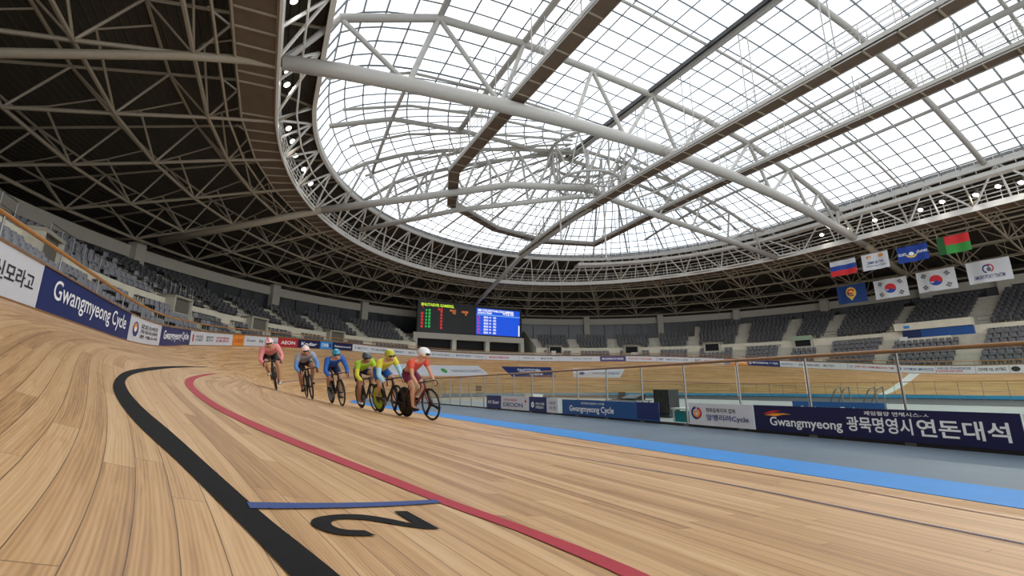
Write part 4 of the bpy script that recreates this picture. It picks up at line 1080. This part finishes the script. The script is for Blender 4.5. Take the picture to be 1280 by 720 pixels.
addp(t, 'console', BLK, lambda m: m.add([(9.2,9.7,.436),(9.6,9.7,.436),(9.6,10.3,.436),(9.2,10.3,.436),(9.2,9.7,.48),(9.6,9.7,.60),(9.6,10.3,.60),(9.2,10.3,.48)], [(3,2,1,0),(4,5,6,7),(0,1,5,4),(1,2,6,5),(2,3,7,6),(3,0,4,7)]))
addp(t, 'fader_panel', mat('fader_grey', srgb(84, 86, 90), .5), lambda m: m.add([(9.22,9.75,.490),(9.57,9.75,.595),(9.57,10.25,.595),(9.22,10.25,.490)], [(0,1,2,3)]))
t = grp('laptop', 'open black laptop beside the mixing desk', 'laptop', (9.4, 10.55, .435))
addp(t, 'keyboard_base', BLK, lambda m: m.box((9.35, 10.57, .446), (.22, .3, .02)))
addp(t, 'screen', BLK, lambda m: m.add([(x+dx, y, z) for dx in (0, .012) for x, y, z in ((9.46,10.42,.45),(9.46,10.72,.45),(9.54,10.72,.65),(9.54,10.42,.65))], [(0,1,2,3),(7,6,5,4),(0,4,5,1),(1,5,6,2),(2,6,7,3),(3,7,4,0)]))
def stand_board(label, X, ya, yb, h, m, txt):
    t = grp('standing_board', label, 'advertising board', (X, (ya+yb)/2, 0))
    addp(t, 'panel', m, lambda q: q.box((X, (ya+yb)/2, .02 + h/2), (.03, abs(ya-yb), h)))
    for y in (ya*.85+yb*.15, ya*.15+yb*.85): addp(t, 'foot', DARKF, lambda q: q.box((X + .02, y, .015), (.35, .05, .03)))
    mb = MB(); letter(mb, txt, (.1, .35, .75, .7), lambda x, y: Vector((X - .02, ya + (yb-ya)*x, .02 + h*y))); mb.build('lettering', INKW, t)
stand_board('low dark blue board standing in the infield beyond the blue barrier board', 11, 14.9, 13.4, .31, NAVY, 'ETDF TIMOI')
stand_board('bright blue board standing in the infield beyond the navy barrier board', 13, 7.55, 5.4, .40, BLUEB, 'Seurieoung Cycle')
for k, (y0, lab) in enumerate(((6.5, 'bent steel stair handrail in the infield, left one of the pair'), (5.75, 'bent steel stair handrail in the infield, right one of the pair'))):
    t = grp('stair_handrail', lab, 'handrail', (13.4, y0, 0)); t['group'] = 'infield stair handrails'
    for dx in (0, .4):
        x = 13.2 + dx
        addp(t, 'rail', STEEL, lambda m: m.tube([(x, y0 + .28, .0), (x, y0 + .22, .3), (x, y0 + .02, .72), (x, y0 - .12, .8), (x, y0 - .12, .0)], .018, 6))
        addp(t, 'crossbar', STEEL, lambda m: m.tube([(x, y0 + .2, .36), (x, y0 - .12, .36)], .014, 6))
t = grp('folding_chair', 'lone black chair far out in the infield near the bend', 'chair', (14.6, 31.9, 0))
addp(t, 'seat', BLK, lambda m: m.box((14.6, 31.9, .45), (.46, .46, .06)))
addp(t, 'backrest', BLK, lambda m: m.box((14.6, 32.12, .78), (.46, .05, .42)))
for sx in (-.2, .2):
    for sy in (-.2, .2): addp(t, 'leg', STEEL, lambda m: m.tube([(14.6+sx, 31.9+sy, 0), (14.6+sx*.9, 31.9+sy*.9, .44)], .015, 6))
t = grp('white_box', 'small white box on the infield beyond the second navy board', 'box', (9, 14.8, 0))
addp(t, 'carton', WHITEP, lambda m: m.box((9.0, 14.8, .26), (.4, .6, .52)))
addp(t, 'lid', WHITE, lambda m: m.box((9.0, 14.8, .535), (.44, .64, .04)))

# ================================================================== THE RIDERS
def skin_mesh(name, joints, edges, root=0, sub=2):
    """joints: list of (x, y, z, rx, ry); grown into one smooth tapering surface"""
    me = bpy.data.meshes.new(name); me.from_pydata([j[:3] for j in joints], edges, [])
    o = bpy.data.objects.new(name, me); COL.objects.link(o)
    o.modifiers.new('skin', 'SKIN'); sv = me.skin_vertices[0].data
    for i, j in enumerate(joints): sv[i].radius = (j[3], j[4] if len(j) > 4 else j[3]); sv[i].use_root = (i == root)
    o.modifiers['skin'].use_smooth_shade = True
    s = o.modifiers.new('subdivision', 'SUBSURF'); s.levels = sub; s.render_levels = sub
    m2 = mesh_from(o, name); bpy.data.objects.remove(o); bpy.data.meshes.remove(me)
    return m2
def link_mesh(name, me, m, parent):
    me.materials.clear(); me.materials.append(m)
    me.polygons.foreach_set('use_smooth', [True]*len(me.polygons))
    o = bpy.data.objects.new(name, me); COL.objects.link(o)
    if parent is not None: o.parent = parent
    return o
def ik(a, b, l1, l2, bend):
    d = b - a; L = min(d.length, (l1+l2)*.999); u = d.normalized()
    x = (l1*l1 - l2*l2 + L*L)/(2*L); h = math.sqrt(max(0, l1*l1 - x*x))
    n = (bend - u*bend.dot(u)).normalized()
    return a + u*x + n*h
V = Vector
BB = V((.42, 0, .285))
def make_bike(label, col, rear, front, accent, crank):
    t = thing('track_bicycle', label, 'bicycle', group='track bicycles')
    def add(nm, m, fnc, par=None, smooth=True):
        mb = MB(); fnc(mb); return mb.build(nm, m, par or t, smooth)
    rw, fw = V((0, 0, .335)), V((.98, 0, .335))
    seat, head, crown = V((.26, 0, .78)), V((.80, 0, .78)), V((.845, 0, .62))
    def fr(m):
        m.tube([BB, seat], [.022, .017], 8); m.tube([seat - V((0,0,.02)), head], .018, 8); m.tube([BB, crown + V((-.01,0,.03))], [.027, .024], 8); m.tube([head + V((-.005,0,.03)), crown], .022, 8)
        for y in (-.055, .055):
            m.tube([BB + V((0, y*.6, 0)), rw + V((0, y, 0))], .011, 6); m.tube([seat - V((0, -y*.3, .05)), rw + V((0, y, 0))], .009, 6)
    frame = add('frame', col, fr)
    def fk(m):
        for y in (-.05, .05): m.tube([crown + V((0, y*.8, .01)), crown + V((.03, y, -.08)), fw + V((0, y, 0))], [.016, .015, .01], 6)
    add('fork', col, fk)
    def wheel(nm, c, kind):
        w = add(nm, BLK, lambda m: m.tube([c + V((.305*cos(2*pi*k/40), 0, .305*sin(2*pi*k/40))) for k in range(40)], .02, 6, closed=True))
        ty = add('tyre', BLK, lambda m: m.tube([c + V((.322*cos(2*pi*k/40), 0, .322*sin(2*pi*k/40))) for k in range(40)], .0125, 6, closed=True), w)
        if kind == 'disc':
            add('disc', mat('carbon_disc', srgb(46, 42, 38), .4), lambda m: m.lathe([(.0, -.022), (.1, -.018), (.3, -.008), (.3, .008), (.1, .018), (0., .022)], c, (0, 1, 0), 40), w)
            if accent: add('disc_panel', accent, lambda m: [m.lathe([(.12, .0), (.25, .006*0)], c + V((0, sgn*.018, 0)), (0, 1, 0), 40) for sgn in (-1, 1)], w)
        elif kind == 'tri':
            def sp(m):
                for k in range(3):
                    a = pi/2 + 2*pi*k/3 + .3; m.tube([c, c + V((.15*cos(a), 0, .15*sin(a))), c + V((.3*cos(a), 0, .3*sin(a)))], [.035, .026, .04], 8)
            add('spokes', BLK, sp, w)
        else:
            def sp(m):
                for k in range(18):
                    a = 2*pi*k/18; m.tube([c + V((0, .02 if k % 2 else -.02, 0)), c + V((.3*cos(a), 0, .3*sin(a)))], .0022, 4, False)
            add('spokes', STEEL, sp, w)
        add('hub', BLK, lambda m: m.tube([c + V((0, -.05, 0)), c + V((0, .05, 0))], .02, 10), w)
    wheel('rear_wheel', rw, rear); wheel('front_wheel', fw, front)
    def bars(m):
        m.tube([head + V((-.01, 0, .03)), V((.90, 0, .80))], .016, 8); m.tube([V((.90, -.19, .80)), V((.90, .19, .80))], .013, 8)
        for y in (-1, 1): m.tube([V((.90, .19*y, .80)), V((.965, .2*y, .79)), V((.99, .205*y, .735)), V((.96, .205*y, .685)), V((.89, .205*y, .675))], .012, 8)
    add('handlebar', BLK, bars)
    add('saddle', BLK, lambda m: (m.ell((.225, 0, .93), (.14, .06, .03), 12, 8), m.ell((.12, 0, .935), (.07, .075, .03), 12, 8), m.tube([seat, (.235, 0, .92)], .014, 8)))
    chain = add('crankset', STEEL, lambda m: m.lathe([(.02, .05), (.095, .048), (.095, .054), (.02, .056)], BB, (0, -1, 0), 24))
    for y, a in ((.075, crank), (-.075, crank + pi)):
        e = BB + V((.165*cos(a), y, .165*sin(a)))
        add('crank_arm', BLK, lambda m: m.tube([BB + V((0, y, 0)), e], .012, 6), chain)
        add('pedal', BLK, lambda m: m.box(e + V((0, (.05 if y > 0 else -.05), 0)), (.08, .07, .02)), chain)
    add('chain', DARKF, lambda m: (m.beam(BB + V((0, -.052, .09)), rw + V((0, -.052, .035)), .006, .008), m.beam(BB + V((0, -.052, -.09)), rw + V((0, -.052, -.035)), .006, .008)))
    return t
def make_rider(label, skin, jersey, shorts, helmet, sleeves, shoes, crank, upright=0., stripe=None, look=0.):
    u = upright
    pel, sp, ch, nk = V((.235, 0, 1.0)), V((.41, 0, 1.10 + .03*u)), V((.60, 0, 1.15 + .12*u)), V((.715, 0, 1.19 + .16*u))
    hb = V((.775, 0, 1.225 + .18*u)); hc = V((.835, look*.12, 1.275 + .2*u)); ht = V((.825, look*.12, 1.36 + .2*u))
    hd = V((cos(look*.8), sin(look*.8), -.22)).normalized()
    J = []; E = []
    def j(p, r, r2=None, par=None):
        J.append((p.x, p.y, p.z, r, r2 or r)); i = len(J)-1
        if par is not None: E.append((par, i))
        return i
    a0 = j(pel, .135, .12); a1 = j(sp, .125, .115, a0); a2 = j(ch, .14, .12, a1); a3 = j(nk, .058, .056, a2)
    a4 = j(hb, .052, .056, a3); a5 = j(hc, .08, .09, a4); a6 = j(ht, .06, .07, a5)
    fc = j(hc + hd*.045 + V((0, 0, -.03)), .064, .064, a5)                  # face
    j(hc + hd*.118 + V((0, 0, -.026)), .013, .013, fc)                      # nose
    j(hc + hd*.068 + V((0, 0, -.10)), .038, .034, fc)                       # jaw
    A = {}
    JS = {}
    for sd in (1, -1):
        sh = V((.645, .18*sd, 1.165 + .12*u)); wr = V((.885, .205*sd, .735 + .03*u)) ; 
        el = ik(sh, wr, .29, .255, V((-.3, .42*sd, -.5)))
        s_ = j(sh, .062, .062, a2); e_ = j(el, .041, .041, None); E.append((s_, e_))
        m_ = len(J); J.append(tuple(el.lerp(wr, .35)) + (.043, .043)); E.append((e_, m_))
        w_ = j(wr, .027, .03, m_); pl = j(wr + V((.035, 0, -.028)), .026, .034, w_)
        base = wr + V((.045, 0, -.03))
        for f in range(4):                                                  # four fingers curled round the drop
            y = (.027 - .018*f)
            L = (.9, 1., .95, .8)[f]
            f1 = j(base + V((.028*L, y + 0*sd, -.004)), .0095, .0095, pl); f2 = j(base + V((.035*L, y, -.032*L)), .009, .009, f1); j(base + V((.008, y, -.042*L)), .008, .008, f2)
        t1 = j(base + V((-.012, -.032*sd, .0)), .0105, .0105, pl); j(base + V((.012, -.04*sd, -.018)), .0095, .0095, t1)
        A[sd] = (sh, el, wr)
        hip = V((.235, .085*sd, .965)); a = crank if sd == 1 else crank + pi
        ped = BB + V((.165*cos(a), .115*sd, .165*sin(a)))
        ank = ped + V((-.09, 0, .095 if sin(a) < 0 else .085)); kn = ik(hip, ank, .435, .425, V((1, .18*sd, .35)))
        h_ = j(hip, .098, .098, a0); q_ = len(J); J.append(tuple(hip.lerp(kn, .5)) + (.082, .082)); E.append((h_, q_))
        k_ = j(kn, .054, .054, q_); c_ = len(J); J.append(tuple(kn.lerp(ank, .35) + V((-.015, 0, 0))) + (.054, .05)); E.append((k_, c_))
        n_ = j(ank, .033, .033, c_); f_ = j(ped + V((.03, 0, .03)), .034, .028, n_); j(ped + V((.11, 0, .022)), .026, .022, f_)
        JS[sd] = (hip, kn, ank, ped)
    body = link_mesh('person', skin_mesh('person', J, E), skin, None)
    tag(body, label, 'person', 'riders of the racing bunch')
    def cloth(nm, joints, edges, m, root=0):
        o = link_mesh(nm, skin_mesh(nm, joints, edges, root), m, body); return o
    T_ = lambda p, r, r2=None: (p.x, p.y, p.z, r, r2 or r)
    g = .011
    jj = [T_(pel + V((.05, 0, .04)), .135+g, .122+g), T_(sp, .127+g, .117+g), T_(ch, .15+g, .13+g), T_(nk + V((-.012, 0, -.004)), .082, .082)]
    je = [(0, 1), (1, 2), (2, 3)]
    for sd in (1, -1):
        sh, el, wr = A[sd]; b = len(jj); jj += [T_(sh, .074+g), T_(sh.lerp(el, .55), .054+g)]; je += [(2, b), (b, b+1)]
    cloth('jersey', jj, je, jersey)
    jj = [T_(pel + V((.03, 0, .02)), .137+g, .123+g), T_(pel + V((.12, 0, .07)), .12+g, .115+g)]; je = [(0, 1)]
    for sd in (1, -1):
        hip, kn, ank, ped = JS[sd]; b = len(jj); jj += [T_(hip, .099+g), T_(hip.lerp(kn, .5), .083+g), T_(hip.lerp(kn, .74), .068+g)]; je += [(0, b), (b, b+1), (b+1, b+2)]
    cloth('shorts', jj, je, shorts)
    for sd in (1, -1):
        sh, el, wr = A[sd]; hip, kn, ank, ped = JS[sd]
        if sleeves:
            mid_ = el.lerp(wr, .35)
            cloth('sleeve', [T_(sh.lerp(el, .2), .058+g), T_(el, .042+g), T_(mid_, .044+g), T_(wr + (el-wr)*.08, .031+g)], [(0, 1), (1, 2), (2, 3)], sleeves)
        cloth('shoe', [T_(ank + V((-.005, 0, -.035)), .04, .045), T_(ped + V((-.02, 0, .028)), .042, .04), T_(ped + V((.06, 0, .024)), .04, .032), T_(ped + V((.125, 0, .02)), .028, .024)], [(0, 1), (1, 2), (2, 3)], shoes, 1)
        cloth('sock', [T_(ank + V((0, 0, .06)), .04), T_(ank + V((0, 0, -.01)), .037)], [(0, 1)], shoes)
    Mh = Matrix.Rotation(look*.8, 3, 'Z') @ Matrix.Rotation(.28, 3, 'Y')
    mb = MB(); mb.ell(hc + V((-.02, 0, .035)), (.15, .104, .108), 20, 14, Mh); mb.ell(hc + V((-.11, -.03*look, .03)), (.11, .075, .075), 16, 10, Mh)
    hel = link_mesh('helmet', mb.build('helmet', helmet).data, helmet, body); 
    bpy.data.objects.remove([o for o in COL.objects if o.name.startswith('helmet') and o.parent is None][0])
    mb = MB(); mb.ell(hc + hd*.078 + V((0, 0, .012)), (.05, .078, .04), 14, 8, Mh); v_ = mb.build('visor', BLK, hel, True)
    if stripe:
        mb = MB(); mb.ell(hc + V((-.02, 0, .05)), (.157, .05, .118), 16, 10, Mh); mb.build('helmet_stripe', stripe, hel, True)
    mb = MB()
    for sd in (1, -1): mb.ell(hc + Mh @ V((-.005, .088*sd, -.035)), (.02, .012, .03), 8, 6)
    mb.build('ears', skin, body, True)
    mb = MB(); mb.ell(hc + hd*.096 + V((0, 0, -.08)), (.012, .024, .008), 8, 6, Mh); mb.build('mouth', mat('lips', srgb(150, 84, 76), .6), body, True)
    mb = MB()
    return body
SKT = mat('skin_tan', srgb(196, 146, 116), .55, var=.04); SKD = mat('skin_deeper', srgb(168, 118, 90), .55, var=.04)
PINK = mat('pink_lycra', srgb(226, 140, 140), .6); PINKW = mat('pale_pink', srgb(234, 200, 198), .5); LBLUE = mat('sky_blue_lycra', srgb(92, 142, 204), .6); BLUEL = mat('blue_lycra', srgb(30, 92, 176), .6)
NAVYL = mat('navy_lycra', srgb(24, 36, 74), .6); LIME = mat('lime_lycra', srgb(160, 200, 40), .6); BLKL = mat('black_lycra', srgb(28, 26, 30), .6); YELL = mat('yellow_lycra', srgb(216, 206, 60), .6)
ICE = mat('ice_blue_lycra', srgb(160, 206, 222), .6); CORAL = mat('coral_lycra', srgb(214, 84, 62), .6); WINE = mat('wine_lycra', srgb(104, 26, 60), .6); WHT = mat('white_shell', srgb(228, 230, 234), .3, coat=.3); TEALH = mat('teal_shell', srgb(44, 140, 170), .3, coat=.3)
GREYH = mat('dark_grey_shell', srgb(70, 78, 80), .3, coat=.3); YELH = mat('yellow_shell', srgb(176, 176, 50), .3, coat=.3); GRY = mat('grey_lycra', srgb(150, 156, 168), .6); WFR = mat('dark_wine_frame', srgb(112, 30, 40), .35)
def place(o, s, p, turn, lean, sc, ground):
    A = PT(s, p); h = V((sin(turn), -cos(turn), 0)); B = None
    q = A + h*.98*sc
    for _ in range(6):
        z = zt(sval(q.x, q.y), max(0, pdist(q.x, q.y))); q.z = z
        q = A + (q - A).normalized()*.98*sc
    f = (q - A).normalized()
    up = V((0, 0, 1)); left = up.cross(f).normalized(); up = f.cross(left)
    Rm = Matrix.Rotation(lean, 3, f)
    left = Rm @ left; up = Rm @ up
    M_ = Matrix(((f.x*sc, left.x*sc, up.x*sc, A.x), (f.y*sc, left.y*sc, up.y*sc, A.y), (f.z*sc, left.z*sc, up.z*sc, A.z + .004), (0, 0, 0, 1)))
    o.matrix_world = M_
rad = math.radians
RID = [
 ((15.55, 3.97), 0, 14, 1.06, -1.2, 'rider in pink with a white and pink helmet, last of the bunch', 'dark track bicycle under the pink rider at the back of the bunch', SKT, PINK, BLKL, PINKW, PINK, WHT, BLK, 'spoke', 'spoke', None, 0., PINK, 0.),
 ((14.65, 3.16), 3, 12, 1.05, .5, 'rider in sky blue and grey with a pale pink helmet, second from the back', 'dark track bicycle under the sky blue and grey rider', SKD, GRY, BLKL, PINKW, LBLUE, BLK, BLK, 'spoke', 'spoke', None, 0., None, 0.),
 ((13.75, 2.58), 7, 10, 1.06, -.9, 'rider all in blue with a teal helmet', 'black track bicycle with a blue rear disc under the rider in blue', SKT, BLUEL, NAVYL, TEALH, BLUEL, BLK, BLK, 'disc', 'spoke', CYAN, 0., None, 0.),
 ((13.95, 1.73), 9, 12, 1.13, .9, 'rider in a lime green jersey with a dark grey helmet', 'black disc-wheeled track bicycle under the lime green rider', SKD, LIME, NAVYL, GREYH, YELL, WHT, BLK, 'disc', 'spoke', None, .1, None, 0.),
 ((12.25, 1.58), 12, 11, 1.12, -.4, 'rider in yellow with ice blue sleeves and a yellow helmet', 'black track bicycle with a yellow-green rear disc panel', SKT, YELL, BLUEL, YELH, ICE, BLK, BLK, 'disc', 'tri', LIME, .15, None, 0.),
 ((10.95, 1.24), 16, 10, 1.07, 2.6, 'leading rider in a coral red jersey with a round white helmet', 'dark wine track bicycle with a black rear disc and three-spoke front wheel, leading the bunch', SKT, CORAL, WINE, WHT, None, BLK, WFR, 'disc', 'tri', None, .5, None, .5),
]
for (s, p), turn, lean, sc, crank, lab, blab, skin, jer, sho, hel, slv, shoe, fcol, rear, front, acc, upr, stp, look in RID:
    b = make_bike(blab, fcol, rear, front, acc, crank)
    r = make_rider(lab, skin, jer, sho, hel, slv, shoe, crank, upr, stp, look)
    place(b, s, p, rad(turn), rad(lean), sc, 0); place(r, s, p, rad(turn), rad(lean), sc, 0)

# ================================================================== LIGHT
w = bpy.data.worlds.new('overcast_sky'); SC.world = w; w.use_nodes = True
N_ = w.node_tree.nodes; L_ = w.node_tree.links; bg = N_['Background']
tc = N_.new('ShaderNodeTexCoord'); no = N_.new('ShaderNodeTexNoise'); no.inputs['Scale'].default_value = 2.2; no.inputs['Detail'].default_value = 4
rp = N_.new('ShaderNodeValToRGB'); rp.color_ramp.elements[0].position = .35; rp.color_ramp.elements[0].color = (.84, .91, .98, 1); rp.color_ramp.elements[1].position = .62; rp.color_ramp.elements[1].color = (1, 1, 1, 1)
L_.new(tc.outputs['Generated'], no.inputs['Vector']); L_.new(no.outputs['Fac'], rp.inputs['Fac']); L_.new(rp.outputs['Color'], bg.inputs['Color'])
bg.inputs['Strength'].default_value = SKY_W
ld = bpy.data.lights.new('skylight_portal', 'AREA'); ld.shape = 'ELLIPSE'; ld.size = 54; ld.size_y = 70; ld.cycles.is_portal = True
lo = bpy.data.objects.new('skylight_portal', ld); COL.objects.link(lo); lo.location = (XC, 20, 24.6)

# ------------------------------------------------------------------ camera
cd = bpy.data.cameras.new('camera'); cam = bpy.data.objects.new('camera', cd); COL.objects.link(cam)
cd.sensor_width = 36; cd.lens = 36 * 560 / 1280; cd.clip_end = 400; cd.clip_start = .05
cam.location = (0, 0, .75)
cam.rotation_euler = (pi/2 + math.atan(126/560), 0, -math.radians(28.6))
SC.camera = cam
SC.view_settings.view_transform = 'Standard'; SC.view_settings.look = 'None'
SC.view_settings.gamma = 1; SC.view_settings.use_curve_mapping = False; SC.view_settings.exposure = EXPOSURE
SC.cycles.use_denoising = True
SC.cycles.max_bounces = 6; SC.cycles.transparent_max_bounces = 16
